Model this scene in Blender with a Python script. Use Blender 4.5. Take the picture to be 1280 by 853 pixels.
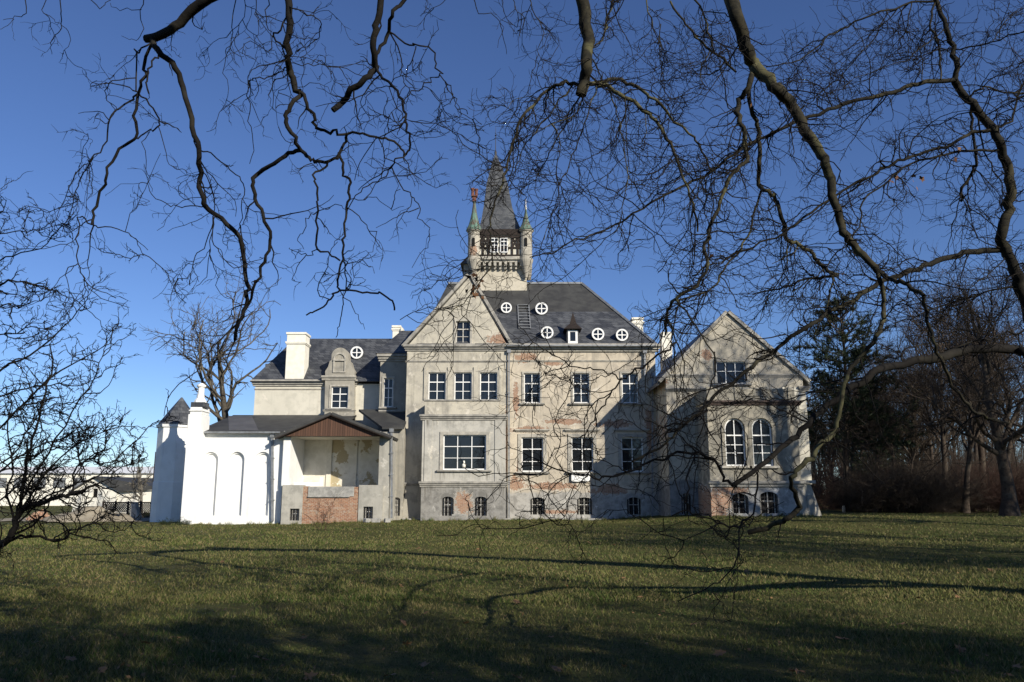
import bpy, bmesh, math, random
import numpy as np
from mathutils import Vector
from mathutils.geometry import tessellate_polygon

# ------------------------------------------------------------------ camera, sky, sun, exposure
scene = bpy.context.scene
for o in list(bpy.data.objects): bpy.data.objects.remove(o)
COL = scene.collection
PITCH = math.radians(10.84)
CAM_Z = 1.65
cam_d = bpy.data.cameras.new('camera'); cam = bpy.data.objects.new('camera', cam_d); COL.objects.link(cam)
cam_d.sensor_width = 36.0; cam_d.lens = 28.125; cam_d.clip_start = 0.05; cam_d.clip_end = 6000
cam.location = (0, 0, CAM_Z); cam.rotation_euler = (math.pi/2 + PITCH, 0, 0)
scene.camera = cam
SUN_AZ, SUN_EL = math.radians(41), math.radians(24.5)        # azimuth: to the right of straight behind the camera
SUN_V = Vector((math.sin(SUN_AZ)*math.cos(SUN_EL), -math.cos(SUN_AZ)*math.cos(SUN_EL), math.sin(SUN_EL)))
world = bpy.data.worlds.new('World'); scene.world = world; world.use_nodes = True
wt = world.node_tree; wt.nodes.clear()
w_out = wt.nodes.new('ShaderNodeOutputWorld'); w_bg = wt.nodes.new('ShaderNodeBackground'); w_sky = wt.nodes.new('ShaderNodeTexSky')
w_sky.sky_type = 'NISHITA'; w_sky.sun_disc = False
w_sky.sun_elevation = SUN_EL; w_sky.sun_rotation = math.pi - SUN_AZ
w_sky.altitude = 100; w_sky.air_density = 0.85; w_sky.dust_density = 0.0; w_sky.ozone_density = 5.5
w_bg.inputs['Strength'].default_value = 0.097
w_hs = wt.nodes.new('ShaderNodeHueSaturation'); w_hs.inputs['Hue'].default_value = .509; w_hs.inputs['Saturation'].default_value = 1.03
wt.links.new(w_sky.outputs[0], w_hs.inputs['Color']); wt.links.new(w_hs.outputs[0], w_bg.inputs['Color']); wt.links.new(w_bg.outputs[0], w_out.inputs['Surface'])
sun_d = bpy.data.lights.new('sun', 'SUN'); sun = bpy.data.objects.new('sun', sun_d); COL.objects.link(sun)
sun_d.energy = 5.0; sun_d.angle = math.radians(0.5); sun_d.color = (1.0, 0.93, 0.80)
sun.rotation_euler = SUN_V.to_track_quat('Z', 'Y').to_euler()
vs = scene.view_settings
vs.view_transform = 'Standard'; vs.look = 'None'; vs.exposure = 0.32; vs.gamma = 1.0; vs.use_curve_mapping = False
scene.cycles.sample_clamp_indirect = 4.0; scene.cycles.max_bounces = 6; scene.cycles.diffuse_bounces = 3; scene.cycles.transparent_max_bounces = 6

# ------------------------------------------------------------------ geometry helpers
CP, SP = math.cos(PITCH), math.sin(PITCH)
def at(px, py, Y):
    """world X, Z of the sight line through a photo pixel where it meets the vertical plane at distance Y"""
    u = (426.5 - py)/1000.0; t = Y/(CP - u*SP)
    return (t*(px - 640)/1000.0, CAM_Z + t*(SP + u*CP))
def at3(px, py, Y):
    x, z = at(px, py, Y); return (x, Y, z)
def Zp(py, Y): return at(640, py, Y)[1]
def Xp(px, py, Y): return at(px, py, Y)[0]

def tag(o, label=None, cat=None, group=None, kind=None):
    if label: o['label'] = label
    if cat: o['category'] = cat
    if group: o['group'] = group
    if kind: o['kind'] = kind
    return o
def empty(name, loc, rz=0.0):
    o = bpy.data.objects.new(name, None); o.empty_display_size = 0.3
    o.location = loc; o.rotation_euler = (0, 0, rz); COL.objects.link(o); return o
def link(o, parent=None):
    COL.objects.link(o)
    if parent is not None:
        o.parent = parent
        if parent.type == 'EMPTY': o.location = -Vector(parent.location)
    return o
class MB:
    """collects faces of ONE mesh object (world coordinates)"""
    def __init__(s): s.v = []; s.f = []; s.m = []
    def add(s, verts, faces, mi=0):
        b = len(s.v); s.v += [tuple(p) for p in verts]
        s.f += [tuple(i + b for i in f) for f in faces]; s.m += [mi]*len(faces); return s
    def box(s, x0, x1, y0, y1, z0, z1, mi=0):
        x0, x1 = min(x0, x1), max(x0, x1); y0, y1 = min(y0, y1), max(y0, y1); z0, z1 = min(z0, z1), max(z0, z1)
        return s.add([(x0,y0,z0),(x1,y0,z0),(x1,y1,z0),(x0,y1,z0),(x0,y0,z1),(x1,y0,z1),(x1,y1,z1),(x0,y1,z1)],
              [(0,3,2,1),(4,5,6,7),(0,1,5,4),(1,2,6,5),(2,3,7,6),(3,0,4,7)], mi)
    def poly(s, pts, mi=0): return s.add(pts, [tuple(range(len(pts)))], mi)
    def slab(s, pts, th=(0, 0, -0.1), mi=0):
        """a flat polygon given thickness along th"""
        n = len(pts); q = [(p[0]+th[0], p[1]+th[1], p[2]+th[2]) for p in pts]
        return s.add(list(pts)+q, [tuple(range(n)), tuple(range(2*n-1, n-1, -1))] + [(i, (i+1) % n, (i+1) % n+n, i+n) for i in range(n)], mi)
    def lathe(s, cx, cy, prof, n=16, mi=0, a0=0.0):
        """prof = [(radius, z)] from bottom to top"""
        b = len(s.v); V = []; F = []
        for r, z in prof:
            for k in range(n):
                a = a0 + 2*math.pi*k/n; V.append((cx + r*math.cos(a), cy + r*math.sin(a), z))
        for i in range(len(prof)-1):
            for k in range(n):
                F.append((i*n+k, i*n+(k+1) % n, (i+1)*n+(k+1) % n, (i+1)*n+k))
        F.append(tuple(range(n-1, -1, -1))); F.append(tuple(range((len(prof)-1)*n, len(prof)*n)))
        return s.add(V, F, mi)
    def bar(s, p, q, w, d=None, mi=0):
        """a square bar from p to q"""
        p = Vector(p); q = Vector(q); t = (q-p).normalized(); d = d or w
        up = Vector((0, 1, 0)) if abs(t.y) < 0.9 else Vector((0, 0, 1))
        a = t.cross(up).normalized()*w/2; c = t.cross(a).normalized()*d/2
        V = [p-a-c, p+a-c, p+a+c, p-a+c, q-a-c, q+a-c, q+a+c, q-a+c]
        return s.add(V, [(0,3,2,1),(4,5,6,7),(0,1,5,4),(1,2,6,5),(2,3,7,6),(3,0,4,7)], mi)
    def wall(s, outline, holes, Y, depth, reveal=0.2, mi=0, back=False):
        """a wall facing the camera: outline and holes are (X, Z) polygons; its edges run back by depth, its holes by reveal"""
        rings = [outline] + holes
        tri = tessellate_polygon([[Vector((x, z, 0)) for x, z in r] for r in rings])
        flat = [p for r in rings for p in r]
        F = []
        for a, b, c in tri:
            (x1, z1), (x2, z2), (x3, z3) = flat[a], flat[b], flat[c]
            F.append((a, b, c) if (x2-x1)*(z3-z1)-(z2-z1)*(x3-x1) > 0 else (a, c, b))
        s.add([(x, Y, z) for x, z in flat], F, mi)
        for r, d in [(outline, depth)] + [(h, reveal) for h in holes]:
            n = len(r)
            s.add([(x, Y, z) for x, z in r]+[(x, Y+d, z) for x, z in r], [(i, (i+1) % n, (i+1) % n+n, i+n) for i in range(n)], mi)
        return s
    def build(s, name, mats, parent=None, smooth=False, bevel=0.0, normals=True):
        me = bpy.data.meshes.new(name); me.from_pydata(s.v, [], s.f); me.update()
        if not isinstance(mats, (list, tuple)): mats = [mats]
        for m in mats: me.materials.append(m)
        if len(mats) > 1: me.polygons.foreach_set('material_index', s.m)
        if normals:
            bm = bmesh.new(); bm.from_mesh(me); bmesh.ops.recalc_face_normals(bm, faces=bm.faces); bm.to_mesh(me); bm.free()
        if smooth: me.polygons.foreach_set('use_smooth', [True]*len(me.polygons))
        o = bpy.data.objects.new(name, me); link(o, parent)
        if bevel:
            b = o.modifiers.new('bevel', 'BEVEL'); b.width = bevel; b.segments = 1; b.limit_method = 'ANGLE'
        return o
def rect(x0, x1, z0, z1): return [(x0, z0), (x1, z0), (x1, z1), (x0, z1)]
def arch(x0, x1, z0, z1, rise=None, n=10):
    """an opening with a round (or flat segmental) head"""
    c = (x0+x1)/2; w = (x1-x0)/2; rise = w if rise is None else rise
    return [(x0, z0), (x1, z0)] + [(c+w*math.cos(a), z1-rise+rise*math.sin(a)) for a in [math.pi*k/n for k in range(n+1)]]

# ------------------------------------------------------------------ material helpers
class NT:
    def __init__(s, name):
        s.mat = bpy.data.materials.new(name); s.mat.use_nodes = True; s.t = s.mat.node_tree; s.t.nodes.clear()
        s.out = s.t.nodes.new('ShaderNodeOutputMaterial')
    def n(s, typ, props=None, **inp):
        nd = s.t.nodes.new('ShaderNode'+typ)
        for k, v in (props or {}).items(): setattr(nd, k, v)
        for k, v in inp.items():
            k = k.replace('_', ' ')
            sock = nd.inputs[int(k[1:])] if k[0] == 'i' and k[1:].isdigit() else nd.inputs[k]
            s.set(sock, v)
        return nd
    def set(s, sock, v):
        if isinstance(v, bpy.types.NodeSocket): s.t.links.new(v, sock)
        elif isinstance(v, bpy.types.Node): s.t.links.new(v.outputs[0], sock)
        else:
            if sock.type == 'RGBA' and len(v) == 3: v = (*v, 1)
            sock.default_value = v
    def math(s, op, a, b=0.0, clamp=False): return s.n('Math', {'operation': op, 'use_clamp': clamp}, i0=a, i1=b).outputs[0]
    def pos(s): return s.n('NewGeometry').outputs['Position']
    def mapv(s, v, scale=(1, 1, 1), loc=(0, 0, 0)): return s.n('Mapping', None, Vector=v, Scale=scale, Location=loc).outputs[0]
    def noise(s, v, scale, detail=4, rough=0.55, dist=0.0): return s.n('TexNoise', None, Vector=v, Scale=scale, Detail=detail, Roughness=rough, Distortion=dist).outputs[0]
    def ramp(s, f, a, b): return s.n('MapRange', {'interpolation_type': 'SMOOTHSTEP'}, Value=f, From_Min=a, From_Max=b).outputs[0]
    def mix(s, f, a, b, mode='MIX'):
        nd = s.t.nodes.new('ShaderNodeMix'); nd.data_type = 'RGBA'; nd.blend_type = mode
        s.set(nd.inputs[0], f); s.set(nd.inputs[6], a); s.set(nd.inputs[7], b); return nd.outputs[2]
    def bump(s, h, strength=0.3, dist=0.02): return s.n('Bump', None, Height=h, Strength=strength, Distance=dist).outputs[0]
    def done(s, color, rough=0.8, bump=None, spec=0.3, metal=0.0, **kw):
        b = s.n('BsdfPrincipled', None, Base_Color=color, Roughness=rough, Metallic=metal)
        b.inputs['Specular IOR Level'].default_value = spec
        if bump is not None: s.set(b.inputs['Normal'], bump)
        s.t.links.new(b.outputs[0], s.out.inputs[0]); return s.mat

def brick_nodes(n, p, c1=(.33,.155,.085), c2=(.24,.105,.06), mortar=(.34,.29,.23), sc=1.0):
    sep = n.n('SeparateXYZ', None, Vector=p)
    xy = n.math('ADD', sep.outputs[0], sep.outputs[1])
    v = n.n('CombineXYZ', None, X=xy, Y=sep.outputs[2]).outputs[0]
    b = n.n('TexBrick', None, Vector=v, Color1=c1, Color2=c2, Mortar=mortar, Scale=sc, Mortar_Size=0.012, Brick_Width=0.26, Row_Height=0.085, Bias=0.0, Mortar_Smooth=0.3)
    c = n.mix(n.ramp(n.noise(p, 3.0), .45, .7), b.outputs[0], n.mix(.5, b.outputs[0], (.36,.25,.165)))
    c = n.mix(n.math('MULTIPLY', n.ramp(n.noise(p, 5.5, 5, .75), .54, .64), .65), c, (.12,.07,.048))
    return n.mix(n.math('MULTIPLY', n.ramp(n.noise(n.mapv(p, (1, 1, 2.5)), 3.5, 5, .75), .56, .62), .6), c, (.40,.33,.25))
def plaster(name, base, dirt, grey=None, grey_z=None, spots=(), runs=(), brick=True, pale=(.66,.61,.52), dirt_amt=(.44, .68), streak=0.6):
    """old render: cloudy dirt, run-off streaks, paler repairs, and spots (X, Z, half width, half height) where it has fallen off the brick"""
    n = NT(name); p = n.pos()
    big = n.noise(p, 0.45, 5, .6); mid = n.noise(p, 1.9, 6, .65); fine = n.noise(p, 14, 4, .6)
    stk = n.noise(n.mapv(p, (2.6, 2.6, 0.22)), 1.0, 5, .6)
    col = n.mix(n.ramp(big, .35, .65), base, n.mix(.5, base, dirt))
    col = n.mix(n.math('MULTIPLY', n.ramp(mid, *dirt_amt), .85), col, dirt)
    col = n.mix(n.math('MULTIPLY', n.ramp(stk, .52, .75), streak), col, n.mix(.35, dirt, (.10,.095,.085)))
    col = n.mix(n.math('MULTIPLY', n.ramp(n.noise(p, 0.9, 6, .7, 0.6), .60, .66), .6), col, pale)
    sep = n.n('SeparateXYZ', None, Vector=p)
    if grey is not None:
        zz = n.math('ADD', sep.outputs[2], n.math('MULTIPLY', n.math('SUBTRACT', mid, .5), 0.9))
        gcol = n.mix(n.ramp(n.noise(p, 2.3, 6, .7), .40, .62), grey, [c*.62 for c in grey])
        gcol = n.mix(n.ramp(n.noise(p, 1.3, 5, .7), .60, .66), gcol, [min(.62, c*1.5) for c in grey])
        col = n.mix(n.ramp(zz, grey_z+.12, grey_z-.12), col, gcol)
    if runs:      # rain run-off below the ends of sills: (X, Z of the sill, half width, length)
        tot = None; thin = n.ramp(n.noise(n.mapv(p, (7, 7, .35)), 1.0, 4, .6), .42, .66)
        for (sx, sz, hw, ln) in runs:
            dx = n.math('ABSOLUTE', n.math('SUBTRACT', sep.outputs[0], sx)); side = n.ramp(n.math('ABSOLUTE', n.math('SUBTRACT', dx, hw*.86)), hw*.30, 0.0)
            dz = n.math('SUBTRACT', sz, sep.outputs[2]); m_ = n.math('MULTIPLY', n.ramp(dz, ln, .05), n.math('GREATER_THAN', dz, -.02))
            q = n.math('MULTIPLY', m_, n.math('MULTIPLY', n.math('ADD', n.math('MULTIPLY', side, .75), n.math('MULTIPLY', n.math('LESS_THAN', dx, hw), .30)), thin))
            tot = q if tot is None else n.math('MAXIMUM', tot, q)
        col = n.mix(n.math('MULTIPLY', tot, .85), col, (.13,.12,.10))
    h = n.math('ADD', n.math('MULTIPLY', fine, .35), n.math('MULTIPLY', mid, .6))
    if spots:
        bk = brick_nodes(n, p); tot = None
        jig = n.math('ADD', n.math('MULTIPLY', n.math('SUBTRACT', n.noise(p, 1.5, 8, .85), .5), 4.4), n.math('MULTIPLY', n.math('SUBTRACT', n.noise(p, 8, 4, .7), .5), 1.1))
        for (sx, sz, rx, rz) in spots:
            dx = n.math('DIVIDE', n.math('SUBTRACT', sep.outputs[0], sx), rx); dz = n.math('DIVIDE', n.math('SUBTRACT', sep.outputs[2], sz), rz)
            d = n.math('SQRT', n.math('ADD', n.math('MULTIPLY', dx, dx), n.math('MULTIPLY', dz, dz)))
            m = n.math('SUBTRACT', 1.0, d)
            tot = m if tot is None else n.math('MAXIMUM', tot, m)
        m = n.math('ADD', tot, jig)
        edge = n.ramp(m, -0.30, -0.12); core = n.math('MULTIPLY', n.ramp(m, 0.02, 0.10), .9)
        col = n.mix(n.math('MULTIPLY', edge, .35), col, pale)
        col = n.mix(core, col, bk)
        h = n.math('SUBTRACT', h, n.math('MULTIPLY', core, .7))
    return n.done(col, .92, n.bump(h, .55, .03), .15)
def simple(name, c1, c2=None, scale=6.0, rough=.7, spec=.3, bump=.2, stretch=(1, 1, 1), metal=0.0, obj=False):
    n = NT(name); p = n.n('TexCoord').outputs['Object'] if obj else n.pos()
    f = n.noise(n.mapv(p, stretch), scale, 5, .6)
    return n.done(n.mix(n.ramp(f, .35, .65), c1, c2 or [c*.6 for c in c1]), rough, n.bump(f, bump, .02) if bump else None, spec, metal)

M = {}
ZG, ZB = 2.05, 2.0
def build_materials():
    s = lambda px, py, rx, rz, Y=54: (*at(px, py, Y), rx, rz)
    rn = lambda lst, Y: [(*at(px, py, Y), hw, ln) for px, py, hw, ln in lst]
    M['main'] = plaster('cream_render', (.535,.47,.37), (.36,.32,.26), (.38,.365,.335), Zp(615, 54),
        [s(655,448,.75,.35), s(690,455,.7,.2), s(645,500,.2,1.3), s(662,537,1.2,.22), s(708,527,1.3,.2), s(770,530,1.2,.3), s(645,605,.5,.5), s(690,608,1.6,.25), s(650,580,.25,.8), s(760,612,1.1,.35), s(700,640,1.2,.15), s(812,540,.35,1.6)], streak=.6, runs=rn([(665,507,.85,1.5), (726.5,507,.85,1.3), (787,507,.85,1.6), (666,593,1.2,1.0), (728,593,1.2,1.0), (790,593,1.2,1.0), (720,441,4.9,.5)], 54))
    M['gable'] = plaster('grey_cream_render', (.52,.48,.39), (.30,.28,.24), (.34,.33,.305), Zp(612, 54),
        [s(625,424,.8,.45), s(632,560,.14,2.2), s(560,435,1.0,.10), s(513,640,.2,.3)], streak=.7, runs=rn([(578.5,432,.7,.4), (570,442,3.4,.9), (513,470,.4,5.0), (630,470,.3,4.0)], 53.9))
    M['bay'] = plaster('bay_render', (.47,.45,.40), (.31,.30,.27), (.265,.255,.235), Zp(606, 52.4), [s(580,631,.55,.7,52.4)], streak=.7, runs=rn([(580.5,590,1.75,.8), (580,526,2.7,.7), (580,609,2.8,1.0)], 52.4))
    M['wing'] = plaster('wing_render', (.54,.485,.385), (.28,.26,.215), (.25,.25,.245), Zp(600, 50),
        [s(884,444,.35,.4,50), s(818,470,.5,1.2,52), s(820,540,.4,1.5,52)], streak=.9, runs=rn([(914,482,1.1,.8), (916,490,4.0,1.5), (856,490,.8,3.5)], 50), dirt_amt=(.42,.66))
    M['wingbay'] = plaster('wing_bay_render', (.43,.39,.305), (.18,.17,.145), (.34,.34,.335), Zp(604, 46.8),
        [s(897,630,.85,1.1,46.8), s(915,612,.8,.25,46.8)], streak=.9, runs=rn([(919,585,.75,1.0), (953,585,.75,1.0), (942,507,2.5,1.6)], 46.8), dirt_amt=(.38,.60))
    M['leftwing'] = plaster('left_wing_render', (.60,.565,.475), (.48,.455,.38), streak=.35)
    M['dim'] = plaster('weathered_grey_render', (.36,.335,.28), (.22,.21,.185), streak=.8)
    M['porch'] = plaster('porch_render', (.70,.66,.56), (.60,.56,.46), streak=.15, pale=(.74,.70,.6))
    # the porch's back wall: cream paint flaked to ochre
    n = NT('flaked_cream_paint'); p = n.pos()
    f = n.noise(p, .8, 6, .72); sep = n.n('SeparateXYZ', None, Vector=p)
    msk = n.math('MULTIPLY', n.ramp(f, .53, .56), n.ramp(sep.outputs[0], Xp(408, 580, 54.5), Xp(414, 580, 54.5)))
    col = n.mix(msk, n.mix(n.ramp(n.noise(p, 2), .4, .6), (.72,.68,.58), (.64,.60,.50)), (.42,.35,.22))
    M['flaked'] = n.done(col, .9, None, .15)
    M['pier'] = plaster('stained_pier_render', (.42,.40,.35), (.27,.26,.23), streak=.8, pale=(.55,.52,.46))
    n = NT('white_render'); p = n.pos()
    col = n.mix(n.ramp(n.noise(p, 1.2, 5, .6), .4, .7), (.80,.80,.78), (.74,.735,.71)); col = n.mix(n.math('MULTIPLY', n.ramp(n.noise(n.mapv(p, (3, 3, .25)), 1.3, 6, .7), .56, .76), .55), col, (.55,.54,.50)); col = n.mix(n.math('MULTIPLY', n.ramp(n.noise(p, .7, 6, .75), .60, .68), .35), col, (.60,.59,.55))
    M['white'] = n.done(col, .85, n.bump(n.math('ADD', n.noise(p, 20), n.noise(p, 2.5, 4)), .35, .02), .2)
    n = NT('red_brick'); p = n.pos(); bb = n.mix(n.math('MULTIPLY', n.ramp(n.noise(p, 2.2, 7, .8), .54, .62), .75), brick_nodes(n, p), (.36,.31,.25)); bb = n.mix(n.math('MULTIPLY', n.ramp(n.noise(p, 5, 5, .7), .56, .66), .6), bb, (.14,.075,.05)); M['brick'] = n.done(bb, .9, n.bump(n.noise(p, 9), .5, .03), .15)
    M['concrete'] = simple('concrete', (.36,.35,.32), (.24,.235,.22), 4, .9, .15, .4)
    M['stone'] = simple('pale_stone_trim', (.44,.41,.35), (.30,.285,.25), 3, .9, .15, .35)
    M['cornice'] = simple('grey_cornice', (.36,.34,.30), (.22,.21,.19), 2.2, .9, .15, .35)
    M['towerstone'] = plaster('tower_render', (.56,.51,.41), (.33,.30,.24), streak=.5)
    M['turret'] = plaster('turret_render', (.42,.385,.32), (.28,.26,.22), None, None, [(*at(592, 314, 59.3), .35, .55)], streak=.5)
    for key, a, b, sc, mort in (('slate', (.040,.043,.050), (.098,.102,.110), 1.0, (.024,.026,.03)), ('spire', (.045,.049,.056), (.090,.093,.098), 1.5, (.035,.038,.042))):
        n = NT(key+'_roof'); p = n.pos(); sp = n.n('SeparateXYZ', None, Vector=p)
        v = n.n('CombineXYZ', None, X=n.math('ADD', sp.outputs[0], sp.outputs[1]), Y=n.math('MULTIPLY', sp.outputs[2], 1.4)).outputs[0]
        br = n.n('TexBrick', None, Vector=v, Color1=a, Color2=b, Mortar=mort, Scale=sc, Mortar_Size=.02, Brick_Width=.42, Row_Height=.30, Bias=-.2)
        col = n.mix(n.math('MULTIPLY', n.ramp(n.noise(p, 1.1, 5, .7), .45, .70), .6), br.outputs[0], (.125,.13,.135))
        M[key] = n.done(col, .55, n.bump(br.outputs[1], .4, -.02), .35)
    M['tar'] = simple('tar_paper', (.058,.058,.055), (.036,.036,.036), 1.2, .7, .3, .15)
    M['tarpatch'] = simple('grey_tar_patch', (.10,.10,.105), (.075,.075,.08), 1.2, .7, .3, .15)
    n = NT('brown_boards'); p = n.pos(); sp = n.n('SeparateXYZ', None, Vector=p)
    fr = n.math('FRACT', n.math('MULTIPLY', sp.outputs[0], 6.5)); gap = n.math('LESS_THAN', fr, .12)
    bid = n.n('TexWhiteNoise', {'noise_dimensions': '1D'}, W=n.math('FLOOR', n.math('MULTIPLY', sp.outputs[0], 6.5))).outputs[0]
    col = n.mix(bid, (.115,.062,.042), (.075,.042,.03)); col = n.mix(gap, col, (.012,.008,.006))
    M['boards'] = n.done(col, .75, n.bump(n.math('SUBTRACT', n.noise(n.mapv(p, (8, 8, .6)), 4), gap), .4, .02), .2)
    M['timber'] = simple('dark_timber', (.035,.026,.022), (.02,.016,.014), 8, .8, .2, .3)
    M['frame'] = simple('white_window_paint', (.80,.80,.78), (.72,.72,.70), 5, .5, .4, 0)
    M['framedull'] = simple('dull_window_paint', (.55,.53,.48), (.42,.40,.36), 5, .6, .3, 0)
    n = NT('window_glass'); p = n.pos()
    M['glass'] = n.done((.012,.014,.017), .04, n.bump(n.noise(p, 1.6, 3), .10, .05), .5)
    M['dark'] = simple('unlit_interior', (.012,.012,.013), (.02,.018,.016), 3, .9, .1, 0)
    M['iron'] = simple('black_iron', (.02,.02,.022), (.03,.027,.025), 9, .6, .4, 0)
    M['zinc'] = simple('zinc_pipe', (.26,.27,.28), (.18,.185,.19), 4, .5, .5, 0, metal=.3)
    M['rust'] = simple('red_brown_flashing', (.095,.068,.058), (.07,.055,.048), 4, .8, .2, 0)
    n = NT('verdigris_copper'); p = n.pos()
    f = n.noise(n.mapv(p, (3, 3, .8)), 2.5, 5, .65)
    M['copper'] = n.done(n.mix(n.ramp(f, .40, .60), (.11,.20,.155), (.10,.085,.065)), .7, None, .3)
    M['terracotta'] = simple('terracotta', (.20,.085,.06), (.12,.055,.042), 5, .8, .2, .2)
    M['cwhite'] = simple('whitewashed_chimney', (.78,.75,.66), (.70,.67,.58), 3, .9, .2, .2)
    # bark: sets of two tones with moss and pale flakes; darker limb sets carry painted shade
    for key, a, b, c in (('planebark', (.036,.032,.021), (.015,.014,.011), (.088,.084,.044)), ('halfshadedbark', (.022,.020,.015), (.012,.011,.009), (.042,.038,.024)), ('twigbark', (.016,.013,.011), (.010,.009,.008), (.024,.020,.015)), ('darkshadedbark', (.014,.0125,.011), (.009,.008,.0075), (.022,.020,.016)),
                         ('brownbark', (.070,.053,.040), (.042,.033,.027), (.095,.078,.058)), ('greybark', (.16,.145,.12), (.085,.078,.066), (.20,.185,.155)),
                         ('redtwig', (.075,.042,.033), (.048,.030,.025), (.09,.052,.04)), ('deadbark', (.085,.074,.058), (.048,.042,.034), (.13,.115,.09))):
        n = NT(key); p = n.pos(); f = n.noise(p, 7, 5, .65); g = n.noise(p, 2.2, 4, .6)
        col = n.mix(n.ramp(f, .40, .62), a, b); col = n.mix(n.math('MULTIPLY', n.ramp(g, .52, .62), .85), col, c)
        M[key] = n.done(col, .9, n.bump(f, .5, .02), .15)
    M['needle'] = simple('pine_needles', (.020,.033,.017), (.034,.045,.020), 1.2, .7, .2, 0)
    M['deadleaf'] = simple('dry_leaf', (.16,.085,.045), (.10,.05,.028), 3, .8, .2, 0)
    M['lawnleaf'] = simple('dry_lawn_leaf', (.24,.135,.06), (.14,.08,.04), 9, .7, .25, 0)
build_materials()
# ------------------------------------------------------------------ ground
def sst(a, b, x):
    t = np.clip((x-a)/(b-a), 0, 1); return t*t*(3-2*t)
def gz(X, Y):
    X = np.asarray(X, float); Y = np.asarray(Y, float)
    z = 0.40*sst(5.0, 12.0, X)*sst(30, 45, Y) - 0.17*sst(-7, -13, X)*sst(28, 48, Y)
    z = z + 0.025*np.sin(X*.55+1.3)*np.cos(Y*.37) + 0.02*np.sin(X*1.3+Y*.8)
    return z*1.0 + 0.9*sst(0, 1, (Y-62)/60)*sst(16, 26, X) - 0.25*sst(62, 75, Y)*sst(-12, -16, X)
def grid_mesh(xs, ys, zf):
    XX, YY = np.meshgrid(xs, ys); ZZ = zf(XX, YY); nx, ny = len(xs), len(ys)
    V = np.stack([XX, YY, ZZ], -1).reshape(-1, 3)
    i = np.arange(nx*ny).reshape(ny, nx)
    F = np.stack([i[:-1, :-1], i[:-1, 1:], i[1:, 1:], i[1:, :-1]], -1).reshape(-1, 4)
    return V, F
def np_mesh(name, V, F, mat, parent=None, smooth=True, normals=False):
    me = bpy.data.meshes.new(name); V = np.asarray(V, np.float32); F = np.asarray(F, np.int32); k = F.shape[1]
    me.vertices.add(len(V)); me.vertices.foreach_set('co', V.ravel())
    me.loops.add(F.size); me.loops.foreach_set('vertex_index', F.ravel())
    me.polygons.add(len(F)); me.polygons.foreach_set('loop_start', np.arange(0, F.size, k, dtype=np.int32))
    me.polygons.foreach_set('loop_total', np.full(len(F), k, np.int32))
    if smooth: me.polygons.foreach_set('use_smooth', np.ones(len(F), bool))
    me.update(calc_edges=True); me.validate()
    me.materials.append(mat)
    o = bpy.data.objects.new(name, me); link(o, parent); return o
n = NT('lawn_soil'); p = n.pos()
big = n.noise(p, .16, 5, .6); mid = n.noise(p, .9, 6, .7); fine = n.noise(p, 16, 4, .7)
c = n.mix(n.ramp(mid, .38, .62), (.072,.086,.022), (.105,.094,.034))
c = n.mix(n.math('MULTIPLY', n.ramp(big, .42, .66), .7), c, (.115,.105,.035))
c = n.mix(n.ramp(fine, .45, .75), c, (.040,.044,.014))
c = n.mix(n.math('MULTIPLY', n.ramp(n.noise(p, 2.3, 6, .75), .60, .70), .7), c, (.12,.085,.045))
M['soil'] = n.done(c, .95, n.bump(n.math('ADD', fine, n.noise(p, 45, 3, .7)), .9, .05), .1)
xs = np.concatenate([np.linspace(-900, -60, 12), np.linspace(-55, 60, 116), np.linspace(66, 900, 12)])
ys = np.concatenate([np.linspace(-300, -30, 6), np.linspace(-25, 100, 126), np.linspace(110, 1800, 16)])
V, F = grid_mesh(xs, ys, gz)
tag(np_mesh('ground', V, F, M['soil']), kind='structure')
# blades of grass, denser towards the camera
rng = np.random.default_rng(11)
def blades(N, y0, y1, h0, h1, w, margin=1.0):
    Y = y0 + (y1-y0)*rng.random(N)**1.25
    X = (rng.random(N)*2-1)*(Y*.68+margin)
    ok = np.ones(N, bool)
    # keep off the buildings
    ok &= ~((Y > 50.3) & (X < -4)); ok &= ~((Y > 46.6) & (X > 8.5) & (X < 19)); ok &= Y < 53.8
    ok &= ~((X < -19) & (Y > 50))
    X, Y = X[ok], Y[ok]; N = len(X)
    bare = np.sin(X*.8+2+np.sin(Y*.5)*2)*np.cos(Y*.7+np.sin(X*.9)*1.5); ok = rng.random(N) > np.clip((bare-.45)*1.6, 0, .8); X, Y = X[ok], Y[ok]; N = len(X)
    tuft = (np.sin(X*5.1+np.sin(Y*3.3)*2)*np.cos(Y*4.3+np.sin(X*2.7)*2)).clip(0, 1)
    patch = 1.2*tuft**2+np.sin(X*1.1+np.sin(Y*.7)*2)*np.cos(Y*.9+np.sin(X*.6)*2)
    h = (h0 + (h1-h0)*rng.random(N)**1.7)*(1+.45*patch)
    a = rng.random(N)*2*np.pi; lean = (.25+.9*rng.random(N))*h; la = rng.random(N)*2*np.pi
    Z = gz(X, Y) - .004
    dx, dy = np.cos(a)*w/2, np.sin(a)*w/2
    tip = np.stack([X+np.cos(la)*lean, Y+np.sin(la)*lean, Z+h], -1)
    V = np.stack([np.stack([X-dx, Y-dy, Z], -1), np.stack([X+dx, Y+dy, Z], -1), tip], 1).reshape(-1, 3)
    return V
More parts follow.
